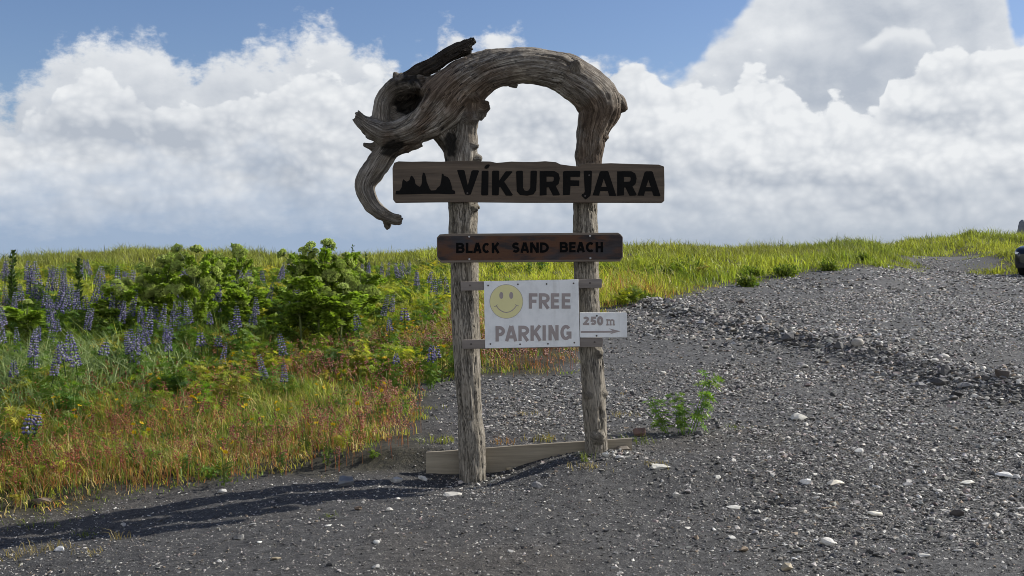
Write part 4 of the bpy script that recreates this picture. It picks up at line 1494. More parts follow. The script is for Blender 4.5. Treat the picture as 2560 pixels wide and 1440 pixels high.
def leaf_quads(base, direction, length, width, normal, fold=0.25, droop=0.0):
    """Pointed leaves as two folded triangles pairs: base, two sides, tip. All arguments arrays (n,3) or (n,)."""
    d = direction / np.linalg.norm(direction, axis=1)[:, None]
    side = np.cross(d, normal)
    side /= np.maximum(np.linalg.norm(side, axis=1), 1e-6)[:, None]
    up = np.cross(side, d)
    L, W = length[:, None], width[:, None]
    midp = base + d * L * 0.5 - up * L * 0.02
    a = midp + side * W * 0.5 + up * W * fold
    b = midp - side * W * 0.5 + up * W * fold
    tip = base + d * L - np.array([0, 0, 1.0]) * droop * L
    n = len(base)
    V = np.stack([base, a, midp, b, tip], 1).reshape(-1, 3)
    k = (np.arange(n) * 5)[:, None]
    T = np.concatenate([k + np.array([[0, 1, 2]]), k + np.array([[0, 2, 3]]), k + np.array([[1, 4, 2]]), k + np.array([[2, 4, 3]])])
    return V, T


def unit(v):
    return v / np.maximum(np.linalg.norm(v, axis=-1, keepdims=True), 1e-9)


def lupin_foliage(seed, h=0.55, spread=0.30, stems=8, leaves=11, col_=(0.10, 0.18, 0.026), leaflet=0.055):
    r = np.random.default_rng(seed)
    mb = MB()
    B, D, Nn, Ln, Cc = [], [], [], [], []
    for s in range(stems):
        az = r.uniform(0, 2 * np.pi)
        out = spread * r.uniform(0.25, 1.0)
        hh = h * r.uniform(0.7, 1.05)
        p0 = np.array([math.cos(az), math.sin(az), 0]) * 0.03
        p1 = np.array([math.cos(az) * out * 0.55, math.sin(az) * out * 0.55, hh * 0.55])
        p2 = np.array([math.cos(az) * out, math.sin(az) * out, hh])
        tube(mb, [p0, p1, p2], [0.0045, 0.0038, 0.0025], 4, np.array(col_) * 1.2, cap=False)
        for k in range(leaves):
            t = r.uniform(0.15, 1.0)
            q = p0 * (1 - t) ** 2 + 2 * p1 * t * (1 - t) + p2 * t * t
            a2 = r.uniform(0, 2 * np.pi)
            el = r.uniform(0.1, 0.7)
            pd = np.array([math.cos(a2) * math.cos(el), math.sin(a2) * math.cos(el), math.sin(el)])
            c0 = q + pd * r.uniform(0.04, 0.09)
            tube(mb, [q, c0], [0.002, 0.0015], 3, np.array(col_) * 1.3, cap=False)
            nrm = unit(np.array([pd[0] * 0.6, pd[1] * 0.6, 1.0]) + r.normal(0, 0.25, 3))
            u = unit(np.cross(nrm, [0.3, 0.9, 0.1]))
            w = np.cross(nrm, u)
            tone = r.uniform(0.7, 1.45)
            warm = r.uniform(-0.1, 0.25)
            m_ = r.integers(7, 10)
            for j in range(m_):
                ang = 2 * np.pi * j / m_ + r.uniform(-0.1, 0.1)
                B.append(c0)
                D.append(u * math.cos(ang) + w * math.sin(ang) + nrm * 0.28)
                Nn.append(nrm)
                Ln.append(leaflet * r.uniform(0.8, 1.2))
                Cc.append(np.array(col_) * tone * np.array([1 + warm, 1.0, 1 - warm]))
    B, D, Nn, Ln, Cc = map(np.array, (B, D, Nn, Ln, Cc))
    V, T = leaf_quads(B, D, Ln, Ln * 0.27, Nn, 0.2, 0.12)
    mb.add(V, T, np.repeat(Cc, 5, 0))
    return mb


OCT = (np.array([(1, 0, 0), (-1, 0, 0), (0, 1, 0), (0, -1, 0), (0, 0, 1), (0, 0, -1)], float), np.array([(0, 2, 4), (2, 1, 4), (1, 3, 4), (3, 0, 4), (2, 0, 5), (1, 2, 5), (3, 1, 5), (0, 3, 5)]))


def lupin_spike(seed, length=0.24, white=0.4):
    """A flower spike with whorls of pea flowers on a stalk; its base is the origin."""
    r = np.random.default_rng(seed)
    mb = MB()
    stalk = 0.10
    tube(mb, [(0, 0, -stalk), (0, 0, length)], [0.005, 0.002], 5, (0.07, 0.11, 0.04), cap=False)
    rows = int(length / 0.021)
    for i in range(rows):
        t = i / rows
        rad = 0.024 * (1 - t) ** 0.6 + 0.007
        m_ = 6 if t < 0.8 else 4
        for j in range(m_):
            a = 2 * np.pi * (j + 0.5 * (i % 2)) / m_ + r.uniform(-0.25, 0.25)
            s = (0.0125 * (1 - t * 0.55)) * r.uniform(0.85, 1.2)
            V = OCT[0] * np.array([1.15, 0.8, 0.85]) * s
            ca, sa = math.cos(a), math.sin(a)
            V = V @ np.array([[ca, sa, 0], [-sa, ca, 0], [0, 0, 1]])
            V = V + np.array([ca * rad, sa * rad, i * 0.021 + r.uniform(-0.003, 0.003) + 0.006])
            blue = np.array([0.13, 0.12, 0.27]) * r.uniform(0.5, 1.5)
            if t > 0.82: blue = np.array([0.15, 0.17, 0.22]) * r.uniform(0.8, 1.2)
            wv_ = np.array([0.52, 0.50, 0.60])
            C = np.tile(blue, (6, 1))
            C[4] = blue * (1 - white) + wv_ * white if r.random() < 0.75 else blue
            if r.random() < 0.3 * white + 0.1: C[:] = C * 0.45 + wv_ * 0.55
            mb.add(V, OCT[1], C)
    return mb


def umbel_ball(seed, rad=0.085):
    """A seeding umbel: a ball of small bunches on thin rays; the stalk joins at the origin."""
    r = np.random.default_rng(seed)
    mb = MB()
    n = 60
    cen = np.array([0, 0, rad * 0.9])
    for i in range(n):
        z = 1 - (i + 0.5) / n * 1.15
        a = i * 2.399
        q = math.sqrt(max(0, 1 - z * z))
        d = np.array([q * math.cos(a), q * math.sin(a), z])
        tip = cen + d * np.array([1.25, 1.25, 0.85]) * rad * r.uniform(0.72, 1.1)
        tube(mb, [cen * 0.3, tip], [0.0016, 0.0014], 3, (0.10, 0.15, 0.04), cap=False)
        tone = r.uniform(0.7, 1.4)
        for k in range(8):
            o = unit(r.normal(size=3)) * 0.016 + d * 0.004
            mb.add(OCT[0] * 0.0092 * r.uniform(0.8, 1.3) + tip + o, OCT[1], np.array([0.40, 0.46, 0.13]) * tone)
    return mb


def angelica_leaves(seed, h=1.0, spread=0.5, n=16):
    r = np.random.default_rng(seed)
    mb = MB()
    B, D, Nn, Ln, Cc = [], [], [], [], []
    for i in range(n):
        az = r.uniform(0, 2 * np.pi)
        z0 = h * r.uniform(0.05, 0.85)
        reach = spread * r.uniform(0.5, 1.0) * (1.1 - 0.5 * z0 / h)
        p0 = np.array([0, 0, z0])
        dr = np.array([math.cos(az), math.sin(az), r.uniform(0.3, 1.1)])
        p2 = p0 + dr * reach
        tube(mb, [p0, (p0 + p2) / 2 + np.array([0, 0, 0.04]), p2], [0.008, 0.006, 0.003], 4, (0.09, 0.12, 0.035), cap=False)
        tone = r.uniform(0.75, 1.3)
        side = unit(np.cross(dr, [0, 0, 1.0]))
        for k in range(7):
            t = 0.35 + 0.65 * k / 6
            q = p0 + (p2 - p0) * t + np.array([0, 0, 0.16 * t * (1 - t)])
            for sg in (-1, 1):
                br = side * sg * r.uniform(0.7, 1.0) + unit(dr) * 0.6
                bl = reach * 0.42 * (1.15 - t)
                for j in range(3):
                    c0 = q + br * bl * (j + 0.4) / 3
                    for s2 in (-1, 0, 1):
                        dd = unit(br) + s2 * 0.9 * unit(np.cross(br, [0, 0, 1.0])) * sg
                        B.append(c0)
                        D.append(dd + np.array([0, 0, r.uniform(-0.6, 0.7)]))
                        Nn.append(unit(np.array([0, 0, 0.8]) + r.normal(0, 0.55, 3)))
                        Ln.append(r.uniform(0.06, 0.10))
                        Cc.append(np.array([0.215, 0.30, 0.040]) * tone * r.uniform(0.6, 1.4))
    B, D, Nn, Ln, Cc = map(np.array, (B, D, Nn, Ln, Cc))
    V, T = leaf_quads(B, D, Ln, Ln * 0.6, Nn, 0.12, 0.15)
    mb.add(V, T, np.repeat(Cc, 5, 0))
    return mb


def stand(px, ytop, H, y0=6.8, y1=45):
    """Where a plant of height H must stand for its top to show at px, ytop."""
    ys = np.geomspace(y0, y1, 900)
    xs = (px - 1280) / F * ys
    f = EYE + (HOR - ytop) / F * ys - land(xs, ys) - H
    s = np.where(np.diff(np.sign(f)) != 0)[0]
    i = s[0] if len(s) else int(np.argmin(np.abs(f)))
    return float(xs[i]), float(ys[i])


# --- lupins
FOL = [lupin_foliage(i, 0.46 + 0.05 * (i % 3), 0.26 + 0.03 * (i % 2)).mesh('lupin_foliage') for i in range(5)]
SPK = [lupin_spike(20 + i, L, wh).mesh('flower_spike') for i, (L, wh) in enumerate(((0.20, 0.35), (0.26, 0.5), (0.30, 0.4), (0.15, 0.3), (0.24, 0.7), (0.12, 0.4)))]
LUPG = 'purple lupins flowering in the meadow'


def lupin(x, y, H, spikes, label, fscale=None, rz=None):
    z = gz(x, y)
    o = empty('lupin', (x, y, z - 0.02), random.uniform(0, 6.28) if rz is None else rz)
    tag(o, label, 'lupin', LUPG)
    s = fscale or max(0.55, H / 0.75)
    f = link('foliage', random.choice(FOL), LEAF, o)
    f.scale = (s, s, s * min(1.0, max(0.5, (H - 0.12) / (0.5 * s))))
    for dx_, dy_, k, sc in spikes:
        q = link('flower_spike', SPK[k], PETAL, o)
        sc = sc * 1.3
        L = (0.20, 0.26, 0.30, 0.15, 0.24, 0.12)[k] * sc
        ca, sa = math.cos(-o.rotation_euler.z), math.sin(-o.rotation_euler.z)
        q.location = (dx_ * ca - dy_ * sa, dx_ * sa + dy_ * ca, H - L + 0.02 + random.uniform(-0.01, 0.01))
        q.rotation_euler = (random.gauss(0, 0.13), random.gauss(-0.05, 0.15), random.uniform(0, 6))
        q.scale = (sc, sc, sc)
    return o


LUP_NEAR = [  # px, row of the tip, height, spikes, what sets it apart
    (735, 716, 0.78, [(0, 0, 2, 1.1), (0.09, -0.03, 2, 1.0), (-0.06, 0.05, 1, 1.0)], 'lupin with the tallest pale spikes in front of the big angelica bush'),
    (662, 880, 0.50, [(0, 0, 4, 0.9)], 'near lupin with one spike turning whitish in the red grass'),
    (711, 904, 0.45, [(0, 0, 0, 0.8)], 'near lupin with a short fat whitish spike next to the taller near one'),
    (555, 849, 0.52, [(0, 0, 1, 0.75)], 'lupin with a slim white and blue spike beside yellow flowers'),
    (708, 828, 0.52, [(0, 0, 0, 1.1)], 'lupin with a fading brownish purple spike above the red grass'),
    (328, 818, 0.62, [(0, 0, 0, 1.05), (0.14, -0.04, 0, 1.25)], 'lupin with a pair of fat purple white spikes low in the left meadow'),
    (177, 823, 0.58, [(0, 0, 3, 1.2)], 'lupin with one short dark blue spike left of the pair of fat spikes'),
    (72, 1022, 0.42, [(0, 0, 5, 1.2), (0.05, 0.02, 5, 0.8)], 'dark blue lupin nearest the camera at the left edge'),
    (35, 900, 0.50, [(0, 0, 3, 0.9)], 'lupin with a small greyish spike in the bright left grass'),
    (305, 718, 0.82, [(0, 0, 2, 1.1), (-0.05, 0.1, 1, 1.1), (0.1, 0.03, 1, 1.1), (-0.12, -0.04, 1, 0.9)], 'lupin with a dense bunch of tall violet spikes left of centre meadow'),
    (352, 756, 0.75, [(0, 0, 1, 1.0), (0.10, -0.05, 1, 1.15)], 'lupin with two spikes just right of the dense bunch'),
    (402, 749, 0.72, [(0, 0, 1, 1.05)], 'lupin with a single full violet spike right of the two spikes'),
    (456, 764, 0.70, [(0, 0, 0, 1.1), (0.08, 0.02, 3, 1.0)], 'lupin with leaning fading spikes right of the single violet spike'),
    (262, 702, 0.80, [(0, 0, 0, 1.2), (-0.18, 0.05, 0, 1.2), (0.1, 0.1, 3, 1.0)], 'lupin with grey blue spikes behind the dense bunch'),
    (165, 690, 0.88, [(0, 0, 2, 1.25), (-0.10, -0.03, 1, 1.2), (0.06, 0.06, 1, 1.1)], 'lupin with long striped spikes beside the dark dock stem'),
    (128, 730, 0.82, [(0, 0, 2, 1.1), (0.1, 0.0, 3, 1.1), (-0.1, 0.06, 3, 1.0)], 'lupin with drooping long spike in the left meadow under the striped one'),
    (78, 652, 0.95, [(0, 0, 2, 1.35), (0.12, 0.03, 2, 1.3), (-0.06, 0.10, 1, 1.1)], 'tall lupin with two long violet spikes near the left edge'),
    (122, 660, 0.92, [(0, 0, 1, 1.2), (0.04, 0.08, 2, 1.0)], 'tall lupin with slim spikes next to the two long violet ones'),
    (14, 648, 0.95, [(0, 0, 2, 1.3), (0.10, 0.0, 1, 1.2), (-0.10, 0.05, 2, 1.2), (0.04, -0.1, 1, 1.2)], 'tall lupin with many spikes cut by the left edge'),
    (30, 700, 0.80, [(0, 0, 1, 1.2), (0.12, 0.02, 0, 1.0), (-0.08, 0, 2, 1.0)], 'lupin with pale spikes under the tall one at the left edge'),
    (628, 776, 0.60, [(0, 0, 3, 1.1)], 'lupin with a small purple spike left of the tallest pale spikes'),
    (585, 798, 0.58, [(0, 0, 3, 1.0)], 'lupin with a short mauve spike in the grass below the bush'),
    (525, 775, 0.6, [(0, 0, 3, 0.9)], 'lupin with a pale mauve spike above the grass left of centre'),
    (503, 822, 0.55, [(0, 0, 5, 1.2)], 'lupin with a tiny pinkish spike in the rusty grass'),
    (545, 830, 0.52, [(0, 0, 5, 1.0)], 'lupin with a tiny blue tuft above the slim white spike'),
    (425, 800, 0.58, [(0, 0, 5, 1.3)], 'lupin with a tiny whitish spike in the middle of the left meadow'),
    (258, 845, 0.55, [(0, 0, 5, 1.2)], 'lupin with a small blue grey head low in the left meadow'),
    (958, 733, 0.70, [(0, 0, 1, 1.0), (0.12, 0.02, 4, 0.9)], 'lupin with two whitish spikes between the bush and the left post'),
    (895, 780, 0.60, [(0, 0, 3, 1.2)], 'lupin with a short purple spike beside the small yellow flowers'),
    (974, 790, 0.56, [(0, 0, 3, 0.9)], 'lupin with a small blue head above the large yellow patch'),
    (1012, 764, 0.6, [(0, 0, 5, 1.4)], 'lupin with a round dark blue head left of the left post'),
    (1078, 858, 0.48, [(0, 0, 3, 1.0), (0.05, 0.03, 5, 1.0)], 'lupin with a pale spike in the bush against the left post'),
    (990, 880, 0.42, [(0, 0, 5, 0.8)], 'leafy lupin with a tiny blue tip in the green clump left of the post'),
    (640, 738, 0.72, [(0, 0, 0, 1.0)], 'lupin with a bluish spike left behind the tallest pale spikes'),
    (672, 700, 0.78, [(0, 0, 1, 0.9)], 'lupin with a whitish spike in front of the shaded side of the bush'),
    (360, 690, 0.8, [(0, 0, 3, 1.0), (0.1, 0.1, 3, 1.0)], 'lupin with blurred bluish spikes under the first angelica'),
    (545, 690, 0.8, [(0, 0, 3, 1.0)], 'lupin with a faint lilac spike right of the first angelica'),
]
for px, py, H, sp, lab in LUP_NEAR:
    x, y = stand(px, py, H)
    lupin(x, y, H, sp, lab)
# far ones, small in the picture
far_l = [p for p in [(205, 650), (232, 655), (350, 668), (366, 664), (470, 662), (500, 668), (560, 664), (600, 668), (700, 660), (716, 652), (955, 648), (985, 655), (1003, 668), (1020, 655), (1032, 648), (1055, 674), (1100, 690),
         (1085, 668), (930, 660), (965, 672), (905, 655), (415, 672), (300, 672), (270, 660), (640, 668), (585, 655), (445, 655)] if p not in ((1003, 668), (1020, 655), (965, 672), (930, 660), (1085, 668))]
for px, py in far_l:
    H = random.uniform(0.68, 0.85)
    x, y = stand(px, py, H)
    lupin(x, y, H, [(random.uniform(-.2, .2), random.uniform(-.2, .2), random.choice((0, 1, 2, 4)), random.uniform(1.0, 1.4)) for _ in range(random.choice((2, 3, 3)))],
          'distant lupin with small pale lilac spikes far back in the meadow')
for i in range(34):
    px, py = random.choice([(random.uniform(-10, 300), random.uniform(650, 740)), (random.uniform(300, 700), random.uniform(690, 790)), (random.uniform(0, 420), random.uniform(740, 860))])
    H = random.uniform(0.6, 0.85)
    x, y = stand(px, py, H)
    if meadow(np.array([x]), np.array([y]))[0] < 0.5: continue
    lupin(x, y, H, [(random.uniform(-.12, .12), random.uniform(-.1, .1), random.choice((0, 1, 2, 3, 4)), random.uniform(0.7, 1.1)) for _ in range(random.choice((1, 1, 2, 3)))], 'lupin with blue violet spikes crowded among others in the left meadow')
# --- young lupin growing by itself beside the sign, and leafy ones without flowers
YL = [lupin_foliage(60 + i, 0.36, 0.16, 4, 9, (0.12, 0.22, 0.030), 0.045).mesh('lupin_foliage') for i in range(2)]
x, y = on_ground(1705, 1088)
yl = empty('young_lupin', (x, y, gz(x, y) - 0.01))
tag(yl, 'young green lupin without flowers growing alone in the gravel right of the sign', 'lupin')
shoot = lupin_foliage(71, 0.46, 0.10, 3, 11, (0.12, 0.22, 0.028), 0.05).mesh('shoot')
for (dx_, dy_, me, sc, lean) in ((0.25, 0.0, shoot, 1.1, 0.36), (-0.3, 0.03, YL[0], 0.95, -0.35), (0.05, -0.04, YL[1], 0.7, 0.05), (0.0, 0.05, shoot, 0.7, -0.1)):
    q = link('shoot', me, LEAF, yl, (dx_ * 0.3, dy_, 0))
    q.scale = (sc, sc, sc)
    q.rotation_euler = (0, lean, random.uniform(-0.3, 0.3))

# --- angelica
UMB = [umbel_ball(i, rr).mesh('umbel') for i, rr in enumerate((0.065, 0.08, 0.095))]
ALV = [angelica_leaves(30 + i, 1.0, 0.5, 19).mesh('angelica_foliage') for i in range(3)]


def angelica(x, y, H, n_umb, label, leafk=None, spread=1.0, usc=1.0):
    n_umb = int(n_umb * 1.9)
    o = empty('angelica', (x, y, gz(x, y) - 0.02))
    tag(o, label, 'angelica', 'angelica plants in the meadow')
    st = MB()
    lean = random.uniform(-0.06, 0.06)
    top = np.array([lean, 0.0, H * 0.76])
    tube(st, [(0, 0, 0), (lean * 0.4, 0, H * 0.4), top], [0.020, 0.017, 0.013], 7, (0.13, 0.16, 0.05), cap=False)
    ends = []
    for k in range(n_umb):
        a = 2 * math.pi * k / n_umb + random.uniform(-0.4, 0.4)
        if k == 0:
            e = top + np.array([0.01, 0, H * 0.16])
            b = top
        else:
            t = random.uniform(0.45, 1.0)
            b = top * t
            ln = H * random.uniform(0.16, 0.30)
            e = b + np.array([math.cos(a) * 0.75, math.sin(a) * 0.75, 0.75]) * ln
        tube(st, [b, (b + e) / 2 + np.array([0, 0, -0.02]), e], [0.009, 0.008, 0.006], 5, (0.13, 0.165, 0.05), cap=False)
        ends.append((e, e - b))
    link('stem', st.mesh('angelica_stem'), STEMM, o)
    for e, d in ends:
        u = link('umbel', random.choice(UMB), LEAF, o, tuple(e))
        s = usc * random.uniform(0.55, 0.9)
        u.scale = (s, s, s)
        u.rotation_euler = Vector(d).to_track_quat('Z', 'Y').to_euler()
    f = link('foliage', leafk or random.choice(ALV), LEAF, o)
    f.scale = (spread * 0.9, spread * 0.9, H * 0.86)
    f.rotation_euler = (0, 0, random.uniform(0, 6))
    return o


for px, py, H, nu, lab, spr, us in (
        (488, 606, 1.42, 6, 'angelica with the highest round seed heads standing above the left meadow', 0.8, 1.15),
        (597, 606, 1.30, 3, 'smaller angelica with a single clump of heads against the sky', 0.6, 1.0),
        (415, 642, 1.15, 6, 'angelica with broad pale heads left below the highest one', 0.9, 1.2),
        (380, 668, 1.00, 5, 'low angelica with pale green heads at the left of the group', 0.9, 1.1),
        (540, 640, 1.15, 4, 'angelica with heads tucked in leaves right below the highest one', 0.9, 0.9),
        (810, 598, 1.45, 7, 'big angelica forming the crown of the bush left of the sign', 1.1, 1.2),
        (765, 618, 1.30, 5, 'angelica making the dark left side of the big bush', 1.1, 0.9),
        (860, 628, 1.25, 6, 'angelica with yellowish heads on the right shoulder of the big bush', 1.1, 1.1),
        (905, 668, 1.05, 6, 'angelica with yellowish heads low on the right end of the big bush', 1.1, 1.0),
        (800, 690, 1.05, 4, 'leafy angelica filling the front of the big bush', 1.2, 0.8),
        (850, 712, 0.95, 3, 'low angelica at the front right foot of the big bush', 1.2, 0.8),
        (755, 690, 1.05, 3, 'leafy angelica at the shaded front left of the big bush', 1.1, 0.8),
        (290, 690, 0.95, 3, 'leafy angelica with few heads behind the dense lupin bunch', 1.0, 0.9),
        (65, 745, 0.75, 1, 'low broad leaved angelica in the left meadow', 1.1, 0.7),
        (620, 690, 0.95, 2, 'leafy angelica between the high headed one and the big bush', 1.1, 0.8)):
    x, y = stand(px, py, H)
    angelica(x, y, H, nu, lab, None, spr, us)
# leafy stems of dock with dark seed heads
for px, py, H, lab in ((195, 648, 1.05, 'dark dock stem with a narrow seed head beside the striped lupin'), (28, 622, 1.25, 'tall dark dock plant rising at the left edge above the lupins'), (880, 612, 1.2, 'thin dark dock spire right of the big bush'),
                       (912, 634, 1.1, 'second thin dark dock spire right of the big bush')):
    x, y = stand(px, py, H)
    o = empty('dock_plant', (x, y, gz(x, y) - 0.02))
    tag(o, lab, 'dock plant')
    mb = MB()
    tube(mb, [(0, 0, 0), (0.02, 0, H)], [0.010, 0.004], 5, (0.05, 0.06, 0.02), cap=False)
    link('stem', mb.mesh('dock_stem'), STEMM, o)
    mb = MB()
    n = 150 if px < 500 else 70
    t = rng.uniform(0.30, 1.0, n)
    wdt = (0.11 if px < 500 else 0.05) * (1.15 - t)
    Bp = np.stack([0.02 * t, 0 * t, H * t], -1)
    D = unit(np.stack([rng.normal(size=n), rng.normal(size=n), rng.uniform(0.5, 1.6, n)], -1))
    V, T = leaf_quads(Bp, D, 0.05 + wdt * 0.7, 0.028 + wdt * 0.1, unit(rng.normal(size=(n, 3))), 0.1)
    mb.add(V, T, np.repeat(np.array([0.045, 0.075, 0.02]) * rng.uniform(0.7, 1.4, (n, 1)), 5, 0))
    link('foliage', mb.mesh('dock_foliage'), LEAF, o)

# --- buttercups
def buttercup_mesh():
    fl = MB()
    for k in range(5):
        a = 2 * math.pi * k / 5
        d = np.array([[math.cos(a), math.sin(a), 0.45]])
        V, T = leaf_quads(np.zeros((1, 3)), d, np.array([0.017]), np.array([0.017]), np.array([[0, 0, 1.0]]), -0.1)
        fl.add(V, T, (0.62, 0.43, 0.015))
    fl.add(OCT[0] * 0.004 + np.array([0, 0, 0.004]), OCT[1], (0.5, 0.33, 0.02))
    return fl.mesh('flower')


BCF = buttercup_mesh()
BCS = []
BC_ENDS = []
for v in range(3):
    mb = MB()
    ends = []
    for k in range(6):
        a, rr = random.uniform(0, 6.28), random.uniform(0.02, 0.13)
        e = np.array([math.cos(a) * rr, math.sin(a) * rr, random.uniform(0.24, 0.34)])
        tube(mb, [(0, 0, 0), e * np.array([0.4, 0.4, 0.55]), e], [0.002, 0.0018, 0.0014], 3, (0.10, 0.15, 0.035), cap=False)
        ends.append(e)
    n = 40
    D = unit(np.stack([rng.normal(size=n), rng.normal(size=n), rng.uniform(0.2, 1.2, n)], -1))
    V, T = leaf_quads(np.stack([rng.normal(0, 0.03, n), rng.normal(0, 0.03, n), rng.uniform(0, 0.15, n)], -1), D, rng.uniform(0.03, 0.06, n), rng.uniform(0.01, 0.02, n), unit(rng.normal(size=(n, 3))), 0.1)
    mb.add(V, T, (0.085, 0.13, 0.028))
    BCS.append(mb.mesh('buttercup_stems'))
    BC_ENDS.append(ends)


def buttercup(px, py, label, nf=5, s=1.0, H=0.34):
    x, y = stand(px, py, H * s, 6.5)
    o = empty('buttercup', (x, y, gz(x, y)), random.uniform(0, 6))
    o.scale = (s, s, s)
    tag(o, label, 'buttercup', 'yellow buttercups in the meadow')
    v = random.randrange(3)
    link('stems', BCS[v], LEAF, o)
    for e in BC_ENDS[v][:nf]:
        q = link('flower', BCF, PETAL, o, tuple(e))
        q.rotation_euler = (random.gauss(0, 0.4) + 0.25, random.gauss(0, 0.4), random.uniform(0, 6))
        q.scale = (1.25,) * 3


for px, py, lab, nf, s in ((490, 982, 'bright buttercup clump nearest the camera in the red grass', 6, 1.1), (476, 1018, 'buttercup clump just below the brightest one', 3, 0.9), (790, 968, 'single buttercup left of the leafy clump by the post', 2, 1.0),
                           (820, 990, 'small buttercup near the bare sand patch', 2, 0.9), (308, 990, 'buttercup among the red grass at the left', 2, 0.9), (597, 878, 'buttercup beside the slim white lupin spike', 3, 1.0),
                           (768, 868, 'buttercup in the rusty grass left of the yellow patch', 3, 1.0), (750, 870, 'small pale buttercup left of the yellow patch', 2, 0.9), (1105, 862, 'orange yellow buttercup clump touching the left post', 6, 1.2),
                           (1080, 872, 'buttercup clump next to the clump at the left post', 5, 1.1), (948, 890, 'pale buttercup above the leafy clump', 5, 1.1), (765, 1038, 'low buttercup in the grass of the foreground', 3, 0.9), (640, 1040, 'low pale buttercup left of the foreground one', 3, 0.9)):
    buttercup(px, py, lab, nf, s)
for px, py in ((985, 802), (1000, 808), (1015, 800), (1028, 812), (1008, 822), (1040, 818), (975, 815), (1055, 826), (1025, 798), (990, 830)):
    buttercup(px, py, 'buttercup in the large yellow patch left of the left post', 6, 1.0)
for px, py in ((200, 1010), (345, 1060), (420, 1015), (560, 1090), (610, 990), (705, 1010), (860, 930), (900, 1000), (380, 930), (140, 980), (820, 1050), (950, 960), (680, 790), (690, 800), (870, 790), (905, 785), (440, 705), (425, 708), (735, 700), (700, 840), (720, 855), (860, 800), (545, 895), (560, 880), (1100, 750), (1085, 760), (650, 720)):
    buttercup(px, py, 'scattered buttercup half hidden in the meadow grass', 4, 1.05)

# --- grass, red sorrel and low herbs
def blades(x, y, h, w, lean, colr, curl=0.5, z=None):
    """Bent grass blades as three triangles each."""
    n = len(x)
    z = ground(x, y) if z is None else z
    a = rng.uniform(0, 2 * np.pi, n)
    d = np.stack([np.cos(a), np.sin(a), np.zeros(n)], -1)
    wind = np.array([-0.45, -0.1, 0])
    ld = d * lean[:, None] + wind * lean[:, None] * 0.7
    fa = rng.uniform(0, 2 * np.pi, n)
    s = np.stack([np.cos(fa), np.sin(fa), np.zeros(n)], -1) * (w / 2)[:, None]
    p0 = np.stack([x, y, z - 0.01], -1)
    H = h[:, None]
    up = np.array([0, 0, 1.0])
    p1 = p0 + up * H * 0.55 + ld * H * 0.30
    p2 = p0 + up * H * (1.0 - curl * lean[:, None] * 0.5) + ld * H * 0.95
    V = np.stack([p0 - s, p0 + s, p1 - s * 0.75, p1 + s * 0.75, p2], 1).reshape(-1, 3)
    k = (np.arange(n) * 5)[:, None]
    T = np.concatenate([k + np.array([[0, 1, 3]]), k + np.array([[0, 3, 2]]), k + np.array([[2, 3, 4]])])
    return V, T, np.repeat(colr, 5, 0)


def mixc(a, b, t):
    return np.array(a) * (1 - t[:, None]) + np.array(b) * t[:, None]


RED_SPOTS = [(on_ground(px, py), rr) for px, py, rr in ((60, 1200, 0.5), (220, 1190, 0.5), (330, 1120, 0.45), (120, 1010, 0.6), (330, 985, 0.5), (560, 990, 0.5), (480, 1080, 0.4), (650, 1150, 0.4), (780, 950, 0.7), (960, 1060, 0.4), (1010, 980, 0.4))]


def zones(x, y):
    """How red, straw-dry and lush the grass is at each place."""
    d = meadow(x, y)
    edge = sstep(5.2, 1.6, d + noise2(x, y, 0.5, 71, 3) * 2.0) * sstep(30, 20, y)
    red = np.clip(edge * sstep(-0.35, 0.3, noise2(x, y, 0.9, 72, 3) + 0.1), 0, 1)
    red = np.maximum(red, 0.45 * np.exp(-(np.maximum(d, 0) / 0.5) ** 2) * sstep(9.2, 11, y) * sstep(-1.5, 0, x) * sstep(32, 24, y))
    for (cx_, cy_), rr in RED_SPOTS:
        red = np.maximum(red, np.exp(-((x - cx_) / rr) ** 2 - ((y - cy_) / (rr * 1.3)) ** 2))
    dry = np.clip(edge * sstep(-0.3, 0.4, noise2(x, y, 1.3, 73, 3)), 0, 1)
    return edge, red, dry


